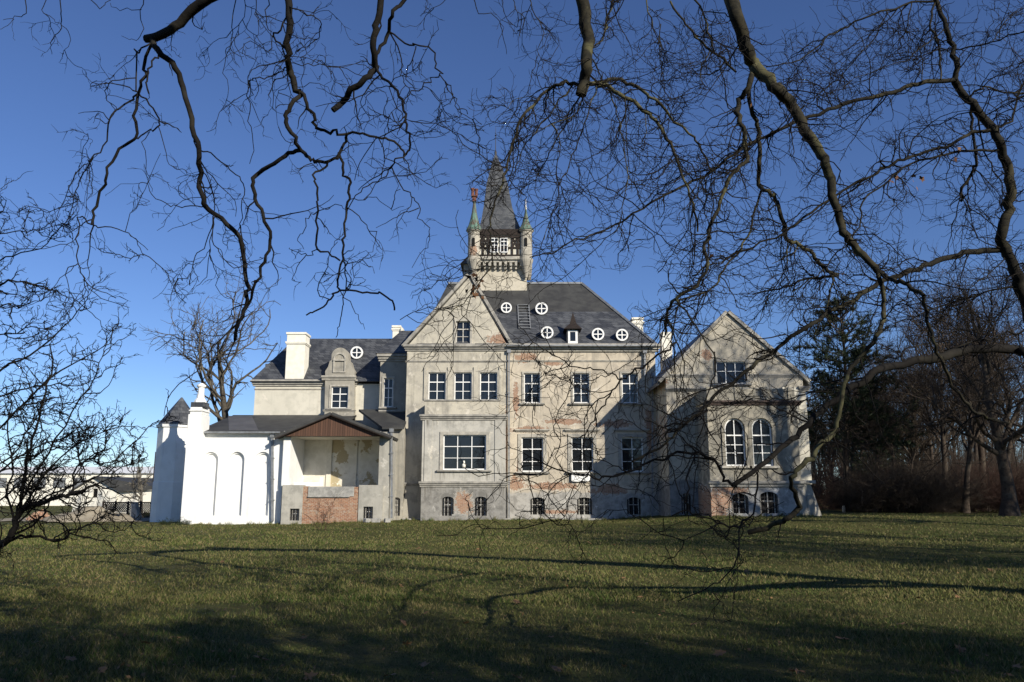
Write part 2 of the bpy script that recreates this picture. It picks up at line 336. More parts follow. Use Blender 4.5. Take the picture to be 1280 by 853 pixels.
def border(N, pts):
    """taller weeds along the foot of the walls"""
    out = []
    for (xa, ya), (xb, yb) in pts:
        L_ = math.hypot(xb-xa, yb-ya); n_ = int(N*L_); t = rng.random(n_); d = np.abs(rng.normal(size=n_))*.16
        X = xa+(xb-xa)*t; Y = ya+(yb-ya)*t-d; w_ = (.5+.5*np.sin(X*3.1+np.sin(X*7.7)*2))**2; h = (.06+.30*w_*rng.random(n_)**2); a = rng.random(n_)*6.28; Z = gz(X, Y)-.01
        la = rng.random(n_)*6.28; dx, dy = np.cos(a)*.012, np.sin(a)*.012; tip = np.stack([X+np.cos(la)*h*.5, Y+np.sin(la)*h*.5, Z+h], -1)
        out.append(np.stack([np.stack([X-dx, Y-dy, Z], -1), np.stack([X+dx, Y+dy, Z], -1), tip], 1).reshape(-1, 3))
    return np.concatenate(out)
Vb = np.concatenate([border(260, [((-21, 50), (-13.5, 50.9)), ((-13.5, 50.3), (-7.3, 50.3)), ((-7.2, 52.9), (-5.6, 52.9)), ((-5.7, 52.3), (-.4, 52.3)), ((-.4, 53.1), (9, 53.1)), ((9.2, 49.9), (11.5, 49.9)), ((11.4, 46.6), (18, 46.6))]), blades(120000, 6.3, 15, .025, .07, .010), blades(110000, 13, 30, .03, .075, .018, 2), blades(80000, 27, 53.8, .03, .085, .034, 2)])
n = NT('grass_blades'); g = n.n('NewGeometry'); p = g.outputs['Position']; r = g.outputs['Random Per Island']
c = n.mix(n.ramp(n.noise(p, 1.1, 5, .7), .36, .62), (.058,.100,.018), (.132,.130,.038))
c = n.mix(n.ramp(n.noise(p, .17, 4, .6), .40, .68), c, (.138,.136,.042))
c = n.mix(n.math('MULTIPLY', n.ramp(n.noise(p, .55, 6, .75), .56, .66), .8), c, (.150,.105,.055))
c = n.mix(n.ramp(r, .70, .78), c, (.185,.150,.070))
c = n.mix(n.ramp(r, .30, .24), c, (.035,.055,.012))
M['grass'] = n.done(c, .75, None, .2)
tag(np_mesh('grass', Vb, np.arange(len(Vb)).reshape(-1, 3), M['grass'], smooth=False), kind='stuff')
# ------------------------------------------------------------------ the palace: one thing, its parts and sub-parts
palace = tag(empty('palace', (0, 54, 0)), 'large weathered cream palace with slate roofs, spired tower and white annex beyond the lawn', 'palace')
FM, FG, FB, FW, FWB, FL, FA, FP = 54.0, 53.9, 52.4, 50.0, 46.8, 57.5, 51.0, 50.6   # distances of the fronts

def window(px0, px1, py0, py1, Y, cols=2, rows=(1, .58), parent=palace, name='window', mat='frame', recess=.16, bar=.036, edge=.058, head=None, transom=.07):
    """frame with bars as a part, its glass as a sub-part; returns the wall opening"""
    pm = (py0+py1)/2
    x0, x1 = Xp(px0, pm, Y), Xp(px1, pm, Y); z0, z1 = Zp(py1, Y), Zp(py0, Y)
    hole = rect(x0, x1, z0, z1) if head is None else arch(x0, x1, z0, z1, head)
    m = MB(); ya, yb = Y+recess-.06, Y+recess+.02
    if head is None:
        m.box(x0+.002, x0+edge, ya, yb, z0+.002, z1-.002); m.box(x1-edge, x1-.002, ya, yb, z0+.002, z1-.002)
        m.box(x0+edge, x1-edge, ya+.003, yb, z0+.002, z0+edge*1.2); m.box(x0+edge, x1-edge, ya+.003, yb, z1-edge, z1-.002)
    else:
        o_ = arch(x0+.003, x1-.003, z0+.003, z1-.003, head); c_ = (x0+x1)/2; cz = (z0+z1)/2
        i_ = [(c_+(x-c_)*(1-2*edge/(x1-x0)), cz+(z-cz)*(1-2*edge/(z1-z0))) for x, z in o_]
        k = len(o_)
        V = [(x, ya, z) for x, z in o_]+[(x, ya, z) for x, z in i_]+[(x, yb, z) for x, z in o_]+[(x, yb, z) for x, z in i_]
        F = []
        for i in range(k):
            j = (i+1) % k
            F += [(i, j, j+k, i+k), (i+k, j+k, j+3*k, i+3*k), (i+2*k, i+3*k, j+3*k, j+2*k), (i, i+2*k, j+2*k, j)]
        m.add(V, F)
    for c in range(1, cols):
        x = x0+(x1-x0)*c/cols; m.box(x-bar*.75, x+bar*.75, ya+.006, yb-.004, z0+edge, z1-edge*.6)
    for k, f in enumerate(rows):
        if f >= 1: continue
        z = z0+(z1-z0)*f; t = transom if k == 1 else bar
        m.box(x0+edge*.6, x1-edge*.6, ya+.009 if t == bar else ya-.004, yb-.007, z-t/2, z+t/2)
    w = m.build(name, M[mat], parent)
    g = MB(); gx = [(x, z) for x, z in hole]
    g.wall([( (x-(x0+x1)/2)*.985+(x0+x1)/2, (z-(z0+z1)/2)*.985+(z0+z1)/2) for x, z in gx], [], Y+recess+.03, .02); g.build('pane', M['glass'], w)
    return hole, w
def surround(px0, px1, py0, py1, Y, w, wd=.16, sill=True, lintel=None, mat='stone', d=.06):
    """raised moulding round an opening, with sill and lintel shelf: sub-parts of its window"""
    pm = (py0+py1)/2; x0, x1 = Xp(px0, pm, Y), Xp(px1, pm, Y); z0, z1 = Zp(py1, Y), Zp(py0, Y)
    m = MB(); m.box(x0-wd, x0-.01, Y-d, Y+.05, z0, z1+wd); m.box(x1+.01, x1+wd, Y-d, Y+.05, z0, z1+wd); m.box(x0-.01, x1+.01, Y-d+.004, Y+.05, z1+.01, z1+wd-.003)
    m.build('surround', M[mat], w)
    if sill:
        s = MB(); s.box(x0-wd-.18, x1+wd+.18, Y-.17, Y+.1, z0-.12, z0-.002); s.build('sill', M['cornice'], w, bevel=.015)
    if lintel:
        s = MB(); zl = z1+wd+lintel; s.box(x0-wd-.22, x1+wd+.22, Y-.16, Y+.05, zl, zl+.10); s.box(x0-wd-.14, x1+wd+.14, Y-.10, Y+.05, zl-.07, zl-.003); s.build('lintel', M['stone'], w, bevel=.012)
def bwindow(px0, px1, py0, py1, Y, parent=palace, name='basement_window', rise=.18):
    """barred cellar window"""
    pm = (py0+py1)/2; x0, x1 = Xp(px0, pm, Y), Xp(px1, pm, Y); z0, z1 = Zp(py1, Y), Zp(py0, Y)
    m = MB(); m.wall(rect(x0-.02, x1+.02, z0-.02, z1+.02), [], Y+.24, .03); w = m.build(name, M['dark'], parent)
    f = MB(); c = (x0+x1)/2; f.box(x0+.1, x0+.16, Y+.19, Y+.23, z0, z1); f.box(x1-.16, x1-.1, Y+.19, Y+.23, z0, z1); f.box(c-.035, c+.035, Y+.185, Y+.23, z0, z1); f.box(x0+.16, x1-.16, Y+.192, Y+.228, z0+(z1-z0)*.55, z0+(z1-z0)*.55+.05)
    f.build('frame', M['framedull'], w)
    g = MB(); k = 5
    for i in range(k):
        x = x0+(x1-x0)*(i+.5)/k; g.box(x-.011, x+.011, Y+.05, Y+.072, z0+.01, z1-.03)
    for t in (.25, .5, .75): g.box(x0+.01, x1-.01, Y+.04, Y+.049, z0+(z1-z0)*t-.015, z0+(z1-z0)*t+.015)
    g.build('grille', M['iron'], w)
    return arch(x0, x1, z0, z1, rise) if rise else rect(x0, x1, z0, z1)
def band(px0, px1, py0, py1, Y, d=.12, d2=None, name='cornice', mat='cornice', parent=palace, end=.0):
    """a moulded horizontal course, stepped out in three"""
    x0, x1 = Xp(px0, py0, Y), Xp(px1, py0, Y); z0, z1 = Zp(py1, Y), Zp(py0, Y); h = z1-z0
    m = MB(); m.box(x0-end-.03, x1+end+.03, Y-d, Y+.2, z0+h*.62, z1); m.box(x0-end*.6, x1+end*.6, Y-d*.62, Y+.2, z0+h*.30, z0+h*.615); m.box(x0-end*.2, x1+end*.2, Y-d*.3, Y+.2, z0, z0+h*.295)
    return m.build(name, M[mat], parent, bevel=.012)
def pipe(px, py0, py1, Y, r=.055, px1=None):
    m = MB(); a = Vector(at3(px, py0, Y)); b = Vector(at3(px1 if px1 else px, py1, Y))
    m.bar(a, b, r*2, r*2); n_ = 4
    for i in range(1, n_):
        c = a.lerp(b, i/n_); m.box(c.x-r*1.7, c.x+r*1.7, c.y-r*1.4, c.y+r*1.4, c.z-.03, c.z+.03)
    m.box(a.x-.13, a.x+.13, Y-.12, Y+.12, a.z-.02, a.z+.2)
    return m.build('drainpipe', M['zinc'], palace)
def round_window(px, py, r_px, slope_y, parent=palace):
    """white round roof window with a cross of bars, standing in a slate box that runs back into the roof"""
    x, z = at(px, py, slope_y); r = r_px*slope_y/1000; yf = slope_y
    h = MB(); N = 18; ring = [(x+(r*1.02)*math.cos(2*math.pi*k/N), z+(r*1.02)*math.sin(2*math.pi*k/N)) for k in range(N)]
    V = [(a, yf+.05, b) for a, b in ring]+[(a, yf+2*r+1.0, b) for a, b in ring]
    h.add(V, [tuple(range(N))]+[(k, (k+1) % N, (k+1) % N+N, k+N) for k in range(N)])
    w = h.build('round_window', M['slate'], parent)
    f = MB(); N = 24
    for (ro, ri, y0, y1) in ((r, r*.74, yf-.06, yf+.08),):
        V = []
        for rr, yy in ((ro, y0), (ri, y0), (ri, y1), (ro, y1)):
            V += [(x+rr*math.cos(2*math.pi*k/N), yy, z+rr*math.sin(2*math.pi*k/N)) for k in range(N)]
        F = []
        for q in range(4):
            for k in range(N): F.append((q*N+k, q*N+(k+1) % N, ((q+1) % 4)*N+(k+1) % N, ((q+1) % 4)*N+k))
        f.add(V, F)
    f.box(x-.035, x+.035, yf-.03, yf+.02, z-r*.76, z+r*.76); f.box(x-r*.76, x+r*.76, yf-.026, yf+.018, z-.035, z+.035)
    f.build('frame', M['frame'], w)
    g = MB(); g.add([(x+r*.78*math.cos(2*math.pi*k/N), yf+.035, z+r*.78*math.sin(2*math.pi*k/N)) for k in range(N)], [tuple(range(N))]); g.build('pane', M['glass'], w)

# ---- main block, right-hand bays
holes = []
for px in (655, 716.5, 777.5):
    h, w = window(px, px+20, 467, 504, FM, 2, (.33, .66)); holes.append(h); surround(px, px+20, 467, 504, FM, w, .13)
for px in (652, 714.5, 777):
    h, w = window(px, px+27, 547, 590, FM, 2, (.30, .66), edge=.07); holes.append(h); surround(px, px+27, 547, 590, FM, w, .24, lintel=.22)
for px, wd in ((663, 18), (721.5, 18.5), (784, 17)): holes.append(bwindow(px, px+wd, 622, 643.5, FM))
xl, xr = Xp(634, 540, FM), Xp(811, 540, FM)+.6
zt = Zp(438, FM)
m = MB(); m.wall(rect(xl, xr, -.5, zt), holes, FM, 12, .3); m.build('main_wall', M['main'], palace)
band(634, 822, 431, 440, FM, .42, name='cornice', mat='stone', end=.15)
band(634, 811, 450.5, 453, FM, .07, name='string_course', mat='stone')
# ---- main block, left-hand gable
holes = []
h, w = window(570, 587.5, 402, 430, FG, 2, (.33, .66), mat='framedull'); holes.append(h); surround(570, 587.5, 402, 430, FG, w, .16)
for px in (535.5, 568, 600):
    h, w = window(px, px+21.5, 466, 500.5, FG, 2, (.33, .66)); holes.append(h); surround(px, px+21.5, 466, 500.5, FG, w, .15, sill=False)
x0, x1 = Xp(506.5, 540, FG), Xp(634.5, 540, FG); ze = Zp(433, FG); xa, za = at(586.5, 347, FG)
m = MB(); m.wall([(x0, -.5), (x1, -.5), (x1, ze), (xa, za), (x0, ze)], holes, FG, 12, .3); m.build('gable_wall', M['gable'], palace)
band(507, 636, 431.5, 439, FG, .30, end=.12)
band(507, 634, 451, 453.5, FG, .07, name='string_course')
# pilasters between the three upper windows
for a, b in ((530, 533), (559.5, 565.5), (592, 597.5), (624, 627)):
    m = MB(); m.box(Xp(a, 480, FG), Xp(b, 480, FG), FG-.09, FG+.05, Zp(500, FG), Zp(459, FG)); m.build('pilaster', M['gable'], palace)
# stepped coping along both rakes
m = MB(); c0, c1, c2 = Vector((x0-.25, FG, ze-.1)), Vector((xa, FG, za+.12)), Vector((x1+.25, FG, ze-.1))
for a, b in ((c0, c1), (c1, c2)):
    dv = (b-a).normalized(); nv = Vector((-dv.z, 0, dv.x))*.22
    m.slab([a+Vector((0, -.14, 0)), b+Vector((0, -.14, 0)), b+Vector((0, -.14, 0))+nv, a+Vector((0, -.14, 0))+nv], (0, .5, 0))
m.build('gable_coping', M['cornice'], palace, bevel=.02)
# ---- square bay with the balcony on top
bx0, bx1 = Xp(527.5, 560, FB), Xp(632, 560, FB)
h, w = window(554, 607.5, 544, 587.5, FB, 3, (.34, .67), edge=.065, transom=.05); surround(554, 607.5, 544, 587.5, FB, w, .22)
holes = [h, bwindow(552.5, 567, 621, 645, FB), bwindow(593.5, 608.5, 621, 645, FB)]
zb0, zb1 = Zp(606, FB), Zp(522, FB)
m = MB(); m.wall(rect(bx0, bx1, -.5, zb1), holes, FB, FG-FB+.1, .28); m.build('bay', M['bay'], palace)
band(526, 633.5, 518.5, 525.5, FB, .22, name='bay_cornice', end=.05); band(525, 634, 602, 609, FB, .20, name='plinth_course', end=.05)
for q in (530.5, 618.5): m = MB(); m.box(Xp(q, 570, FB), Xp(q+9, 570, FB), FB-.05, FB+.1, zb0+.02, zb1-.06); m.build('corner_strip', M['bay'], palace)
pz0, pz1 = Zp(518, FB), Zp(501.5, FB); bxl, bxr = Xp(531, 510, FB), Xp(623.5, 510, FB)
m = MB(); m.box(bxl, bxr, FB+.05, FB+.3, pz0, pz1); m.box(bxl, bxl+.25, FB+.301, FG, pz0, pz1-.002); m.box(bxr-.25, bxr, FB+.301, FG, pz0, pz1-.002)
bal = m.build('balcony_parapet', M['gable'], palace)
m = MB(); m.box(bxl-.08, bxr+.08, FB-.02, FB+.37, pz1+.002, pz1+.10); m.build('coping', M['cornice'], bal, bevel=.015)
m = MB(); m.box(bxl, bxr, FB+.3, FG, zb1, zb1+.05); m.build('balcony_floor', M['concrete'], palace)
m = MB(); m.box(Xp(565, 633, FB), Xp(584, 633, FB), FB-.03, FB+.05, Zp(645, FB), Zp(643, FB)); m.build('vent_ledge', M['concrete'], palace)
# a small white bust behind the middle pane and the white banner below the middle window
m = MB(); cx, cz = at(580, 580, FB+.22); m.lathe(cx, FB+.1, [(.10, cz-.24), (.13, cz-.05), (.05, cz+.02), (.075, cz+.10), (.05, cz+.18), (.005, cz+.21)], 10)
lm = m.build('table_lamp', M['cwhite'], smooth=True); tag(lm, 'small white lamp standing behind the bay window glass', 'lamp')
m = MB(); bx, bz = Xp(714, 596, FM), Zp(602, FM); bw = Xp(737, 596, FM)-bx
prof = [(0, .05), (.08, 0), (.35, -.02), (.62, .03), (.9, -.01), (1, .10)]
pts = [(bx+bw*a, FM-.20-.02*math.sin(a*9), bz+b) for a, b in prof]; top = [(bx+bw*a, FM-.20-.02*math.sin(a*9), bz+.52+.05*math.sin(a*7)) for a, b in prof]
k = len(prof)
for i in range(k-1): m.slab([pts[i], pts[i+1], top[i+1], top[i]], (0, .03, 0))
tag(m.build('cloth', M['frame']), 'white cloth hung below the middle ground floor window', 'cloth')

# ---- main roof (truncated hip) with its round windows, dormer, ladder and chimneys
zE = Zp(434, FM); e0, e1 = Xp(520, 434, FM), Xp(818, 434, FM)+.12
yR = 60.3; zR = Zp(355, yR); r0, r1 = Xp(560, 355, yR), Xp(727, 355, yR); yB = 68.0
f = .52
def lerp3(a, b, t): return tuple(a[i]+(b[i]-a[i])*t for i in range(3))
EA, EB, EC, ED = (e0, FM-.35, zE), (e1, FM-.35, zE), (e1, yB, zE), (e0, yB, zE)
RA, RB, RC, RD = (r0, yR, zR), (r1, yR, zR), (r1, yR+2.2, zR), (r0, yR+2.2, zR)
m = MB()
mA, mB_ = lerp3(EA, RA, f), lerp3(EB, RB, f)
m.poly([EA, EB, mB_, mA], 0); m.poly([mA, mB_, RB, RA], 1); m.poly([EB, EC, RC, RB], 0); m.poly([EC, ED, RD, RC], 0); m.poly([ED, EA, RA, RD], 0); m.poly([RA, RB, RC, RD], 1); m.poly([EA, ED, EC, EB], 0)
mroof = m.build('main_roof', [M['slate'], M['tar']], palace)
m = MB(); m.bar(Vector(EB)+Vector((.05,-.02,.05)), Vector(RB)+Vector((0,0,.06)), .16, .12); m.bar(Vector(RA)+Vector((0,-.04,.05)), Vector(RB)+Vector((0,-.04,.05)), .14, .12); m.build('ridge_capping', M['zinc'], mroof)
def roofY(py):   # distance at which the sight line through row py meets the front slope
    lo, hi = FM-.35, yR
    for _ in range(40):
        mid = (lo+hi)/2; zs = zE+(zR-zE)*(mid-FM+.35)/(yR-FM+.35)
        if Zp(py, mid) > zs: lo = mid
        else: hi = mid
    return lo
for px, py, r in ((633, 385, 7), (677, 386, 8), (684, 416, 8), (747.5, 418, 8), (777.5, 419, 7.8)): round_window(px, py, r, roofY(py+r)-.05)
# gable roof behind the left-hand gable
g0 = FG+.2; yK = 64.0
m = MB(); A, B, C = (x0-.15, g0, ze), (xa, g0, za), (x1+.15, g0, ze); A2, B2, C2 = (x0-.15, yK, ze), (xa, yK, za), (x1+.15, yK, ze)
m.poly([A, B, B2, A2]); m.poly([B, C, C2, B2]); m.poly([A, A2, C2, C]); m.poly([A2, B2, C2]); m.build('gable_roof', M['slate'], palace)
# little spired dormer
yD = roofY(428)-.1
dm = MB(); dx0, dx1 = Xp(710, 420, yD), Xp(722, 420, yD); dz0, dz1 = Zp(429.5, yD), Zp(413, yD)
dm.box(dx0-.08, dx1+.08, yD+.04, yD+2.4, dz0-.05, dz1+.05)
dorm = dm.build('dormer', M['slate'], palace)
dm = MB(); dm.box(dx0, dx1, yD-.03, yD+.038, dz0, dz1); dm.build('frame', M['frame'], dorm)
dm = MB(); dm.box(dx0+.15, dx1-.15, yD-.04, yD-.031, dz0+.16, dz1-.12); dm.build('pane', M['glass'], dorm)
dm = MB(); tx, tz = at(716, 390, yD+.5); zc = dz1+.06
base = [(dx0-.28, yD-.28, zc), (dx1+.28, yD-.28, zc), (dx1+.28, yD+1.3, zc), (dx0-.28, yD+1.3, zc)]
midr = [(tx-.22, yD+.3, zc+.48), (tx+.22, yD+.3, zc+.48), (tx+.22, yD+.75, zc+.48), (tx-.22, yD+.75, zc+.48)]
dm.add(base+midr+[(tx, yD+.5, tz)], [(0,1,5,4), (1,2,6,5), (2,3,7,6), (3,0,4,7), (4,5,8), (5,6,8), (6,7,8), (7,4,8), (3,2,1,0)])
dm.build('spire', M['timber'], dorm)
# roof ladder
m = MB(); ya, yb = roofY(412), roofY(383)
for i in range(9):
    t = i/8; yy = ya+(yb-ya)*t; zs = zE+(zR-zE)*(yy-FM+.35)/(yR-FM+.35)+.10; xx = Xp(656, 412-29*t, yy)-.1*t
    m.box(xx-.42, xx+.42, yy-.05, yy+.03, zs, zs+.035)
for s_ in (-.42, .40):
    za_ = zE+(zR-zE)*(ya-FM+.35)/(yR-FM+.35)+.07; zb_ = zE+(zR-zE)*(yb-FM+.35)/(yR-FM+.35)+.07
    m.bar((Xp(656, 412, ya)+s_, ya-.03, za_), (Xp(656, 383, yb)-.1+s_, yb-.03, zb_), .07)
m.build('roof_ladder', M['zinc'], palace)
def chimney(px0, px1, py0, py1, Y, mat='cwhite', d=.9, cap=True, name='chimney', bands=True):
    pm = (py0+py1)/2; a, b = Xp(px0, pm, Y), Xp(px1, pm, Y); z0, z1 = Zp(py1, Y), Zp(py0, Y)
    m = MB(); m.box(a, b, Y, Y+d, z0, z1)
    if bands:
        h = z1-z0; m.box(a-.07, b+.07, Y-.07, Y+d+.07, z1-.16, z1-.001); m.box(a-.09, b+.09, Y-.09, Y+d+.09, z1-h*.22-.07, z1-h*.22+.07); m.box(a-.05, b+.05, Y-.05, Y+d+.05, z1-h*.22-.15, z1-h*.22-.075)
    return m.build(name, M[mat], palace, bevel=.015)
chimney(791, 804, 397, 426, 60.5); chimney(828, 841, 415, 490, 60.5, bands=False)
chimney(490.5, 500, 407, 428, 61.0); chimney(500.5, 503.5, 410, 428, 60.8, bands=False)
# drainpipes of the main block
pipe(636.2, 441, 648, FG-.12); pipe(806, 442, 470, FM-.15); pipe(815.5, 470, 646, 53.3)
m = MB(); m.bar(at3(634, 432, FM-.46), at3(820, 432, FM-.46), .11, .11); m.build('gutter', M['zinc'], palace)

# ---- tower
TY = 59.5
tx0, tx1 = Xp(592.5, 345, TY), Xp(658.5, 345, TY); tw = tx1-tx0; tc = (tx0+tx1)/2; tyc = TY+tw/2
zT0, zT1 = 12.0, Zp(331, TY); zC = Zp(324.5, TY); zH = Zp(288.5, TY)
m = MB(); m.box(tx0, tx1, TY, TY+tw, zT0, zT1+.2)
tower = m.build('tower', M['towerstone'], palace)
m = MB(); hx0, hx1 = Xp(596, 305, TY-.35), Xp(655, 305, TY-.35)
m.box(hx0-.1, hx1+.1, TY-.45, TY+tw+.45, zC-.12, zC+.12); m.box(hx0-.02, hx1+.02, TY-.3, TY+tw+.3, zC-.3, zC-.125)
n_c = 9
for i in range(n_c):
    x = hx0+(hx1-hx0)*(i+.5)/n_c; m.box(x-.10, x+.10, TY-.42, TY+.1, zC-.62, zC-.302); m.box(x-.08, x+.08, TY-.25, TY+.1, zC-.85, zC-.622)
    y = TY+tw*(i+.5)/n_c; m.box(tx0-.42, tx0+.1, y-.10, y+.10, zC-.62, zC-.302); m.box(tx1-.1, tx1+.42, y-.10, y+.10, zC-.62, zC-.302)
m.build('corbels', M['stone'], tower)
m = MB(); m.box(hx0, hx1, TY-.35, TY+tw+.35, zC+.121, zH)
m.build('lookout_wall', M['leftwing'], tower)
# half timbering with struts
m = MB(); yf = TY-.35; zs = [zC+.2, zC+.95, zC+1.2, zH-.35]
for z in (zC+.20, zC+.82, zH-.62): m.box(hx0-.02, hx1+.02, yf-.07, yf+.02, z-.07, z+.07)
m.box(hx0-.05, hx1+.05, yf-.09, yf+.02, zH-.50, zH-.02)
for t in (.02, .13, .25, .75, .87, .98): x = hx0+(hx1-hx0)*t; m.box(x-.075, x+.075, yf-.075, yf+.021, zC+.121, zH-.5)
for a, b in ((.03, .12), (.14, .24), (.76, .86), (.88, .97)):
    m.bar((hx0+(hx1-hx0)*a, yf-.03, zC+.85), (hx0+(hx1-hx0)*b, yf-.03, zH-.65), .12, .06); m.bar((hx0+(hx1-hx0)*b, yf-.028, zC+.85), (hx0+(hx1-hx0)*a, yf-.028, zH-.65), .11, .055)
for t in (.32, .42, .52, .62): m.bar((hx0+(hx1-hx0)*t, yf-.03, zC+.25), (hx0+(hx1-hx0)*(t+.05), yf-.03, zC+.78), .11, .06)
m.box(hx1-.02, hx1+.07, yf-.06, TY+tw+.3, zH-.45, zH-.03); m.box(hx0-.07, hx0+.02, yf-.06, TY+tw+.3, zH-.45, zH-.03)
for y in (TY-.2, TY+tw*.35, TY+tw*.65, TY+tw+.2): m.box(hx1-.02, hx1+.066, y-.08, y+.08, zC+.121, zH-.04); m.box(hx0-.066, hx0+.02, y-.08, y+.08, zC+.121, zH-.04)
m.build('timber_frame', M['timber'], tower)
for a, b in ((613.3, 622.7), (625.2, 634.7)): window(a, b, 297.5, 315.8, TY-.45, 2, (.5, .75), parent=tower, name='tower_window', recess=.06, bar=.035, edge=.06)
# concave spire
m = MB(); za_t = Zp(192, tyc); sx = Xp(619.5, 192, tyc)
def sq(h, z, cx): return [(cx-h, tyc-h, z), (cx+h, tyc-h, z), (cx+h, tyc+h, z), (cx-h, tyc+h, z)]
half = (hx1-hx0)/2
prof = [(half*1.0, zH-.05), (half*.86, zH+.5), (half*.74, zH+1.3), (half*.63, zH+2.2), (half*.46, zH+(za_t-zH)*.6), (half*.24, zH+(za_t-zH)*.82), (.02, za_t)]
V = []; F = []
for i, (h, z) in enumerate(prof): V += sq(h, z, tc+(sx-tc)*i/6)
for i in range(6):
    for k in range(4): F.append((i*4+k, i*4+(k+1) % 4, i*4+4+(k+1) % 4, i*4+4+k))
F.append((3, 2, 1, 0)); m.add(V, F); spire = m.build('spire', M['spire'], tower)
m = MB(); m.lathe(sx, tyc, [(.07, za_t-.5), (.10, za_t+.1), (.03, za_t+.3), (.025, za_t+1.5), (.09, za_t+1.56), (.02, za_t+1.65), (.012, za_t+2.3)], 8); m.build('finial', M['iron'], tower)
m = MB(); sxx = tc+.1; zz = Zp(250, tyc-1); yy = tyc-half*.47
m.box(sxx-.30, sxx+.30, yy-.22, yy+.5, zz-.06, zz+.06); m.box(sxx-.2, sxx+.2, yy-.12, yy+.5, zz+.061, zz+.3); m.build('lucarne', M['spire'], tower)
def turret(px, Yt, tip, pot=False):
    cx = Xp(px, 305, Yt); z0, z1 = Zp(326, Yt), Zp(289, Yt); r = .47
    m = MB(); m.lathe(cx, Yt, [(.10, z0-1.35), (.22, z0-.9), (.40, z0-.45), (.52, z0-.15), (.55, z0-.02), (.55, z0+.08), (r, z0+.12), (r, z1-.15), (.55, z1-.10), (.60, z1)], 18)
    t = m.build('turret', M['turret'], palace, smooth=False)
    zt_ = Zp(tip, Yt); h = zt_-z1
    m = MB(); m.lathe(cx, Yt, [(.64, z1-.01), (.60, z1+.12), (.44, z1+h*.17), (.31, z1+h*.34), (.20, z1+h*.54), (.13, z1+h*.74), (.085, z1+h*.9), (.06, z1+h)], 10); m.build('cone_roof', M['copper'], t)
    for dx in ((-.02,) if not pot else (-.02,)):
        s = MB(); s.wall(arch(cx+dx-.11, cx+dx+.11, z0+1.0, z0+1.7), [], Yt-r-.02, .05); s.build('slit_window', M['dark'], t)
    if pot:
        m = MB(); m.box(cx-.15, cx+.15, Yt-.15, Yt+.15, zt_-.35, zt_+.02); m.box(cx-.24, cx+.24, Yt-.22, Yt+.22, zt_+.021, zt_+.12)
        for ox_, dh in ((-.14, 0), (.14, -.06)): m.lathe(cx+ox_, Yt, [(.12, zt_+.121), (.115, zt_+.5), (.16, zt_+.66+dh), (.15, zt_+.74+dh)], 10)
        m.build('chimney_pots', M['terracotta'], t)
    else:
        m = MB(); m.lathe(cx, Yt, [(.05, zt_-.05), (.10, zt_+.12), (.03, zt_+.24), (.02, zt_+.9)], 8); m.build('finial', M['cwhite'], t)
turret(592.5, TY-.25, 247, True); turret(657.5, TY-.25, 262)
# sloping side roof and stair stub at the tower's left
m = MB(); sx0, sx1 = Xp(579.5, 345, TY+.4), Xp(593, 345, TY+.4); m.box(sx0, sx1, TY+.35, TY+3.2, 12, Zp(329, TY)); st = m.build('stair_stub', M['turret'], palace)
zz = Zp(329, TY); m = MB(); m.add([(sx0-.25, TY+.1, zz), (sx1, TY+.1, zz), (sx1, TY+1.5, zz+1.6), (sx0-.25, TY+3.4, zz), (sx1, TY+3.4, zz)], [(0,1,2), (0,2,3), (3,2,4), (0,3,4,1)]); m.build('stub_roof', M['slate'], st)

# ---- right-hand wing: gable front, bay with the arched windows, flared base
gx0, gx1 = Xp(831.5, 560, FW)-.02, Xp(1009, 560, FW)
zeW = Zp(472, FW); xaW, zaW = at(909, 392.5, FW); gx0t = gx0
h, w = window(895.5, 932, 452.5, 480, FW, 3, (.58,), transom=.08); 
surround(895.5, 932, 452.5, 480, FW, w, .14, mat='wing')
gl, gr = Xp(832, 470, FW), Xp(1003, 470, FW)
m = MB(); bz0 = .2
m.wall([(gl, -.2), (gr, -.2), (gr, zeW), (xaW, zaW), (gl, zeW)], [h, bwindow(852, 864, 617, 643, FW)], FW, 10, .3); m.build('wing_wall', M['wing'], palace)
band(833, 891, 468, 472.5, FW, .10, name='string_course'); band(937, 1003, 468, 472.5, FW, .10, name='string_course'); band(833, 1003, 485.5, 489.5, FW, .20, name='string_course', end=.04)
m = MB(); c0, c1, c2 = Vector((gl-.35, FW, zeW-.35)), Vector((xaW, FW, zaW+.05)), Vector((gr+.35, FW, zeW-.35))
for a, b in ((c0, c1), (c1, c2)):
    dv = (b-a).normalized(); nv = Vector((-dv.z, 0, dv.x))*.20
    m.slab([a+Vector((0, -.16, 0)), b+Vector((0, -.16, 0)), b+Vector((0, -.16, 0))+nv, a+Vector((0, -.16, 0))+nv], (0, .4, 0))
m.build('gable_coping', M['cornice'], palace)
m = MB(); e = .5; yq = 64.0; A, B, C = (gl-e, FW+.1, zeW-e), (xaW, FW+.1, zaW+.05), (gr+e, FW+.1, zeW-e); A2, B2, C2 = (gl-e, yq, zeW-e), (xaW, yq, zaW+.05), (gr+e, yq, zeW-e)
m.slab([A, B, B2, A2], (0, 0, .16)); m.slab([B, C, C2, B2], (0, 0, .16)); m.build('wing_roof', M['slate'], palace)
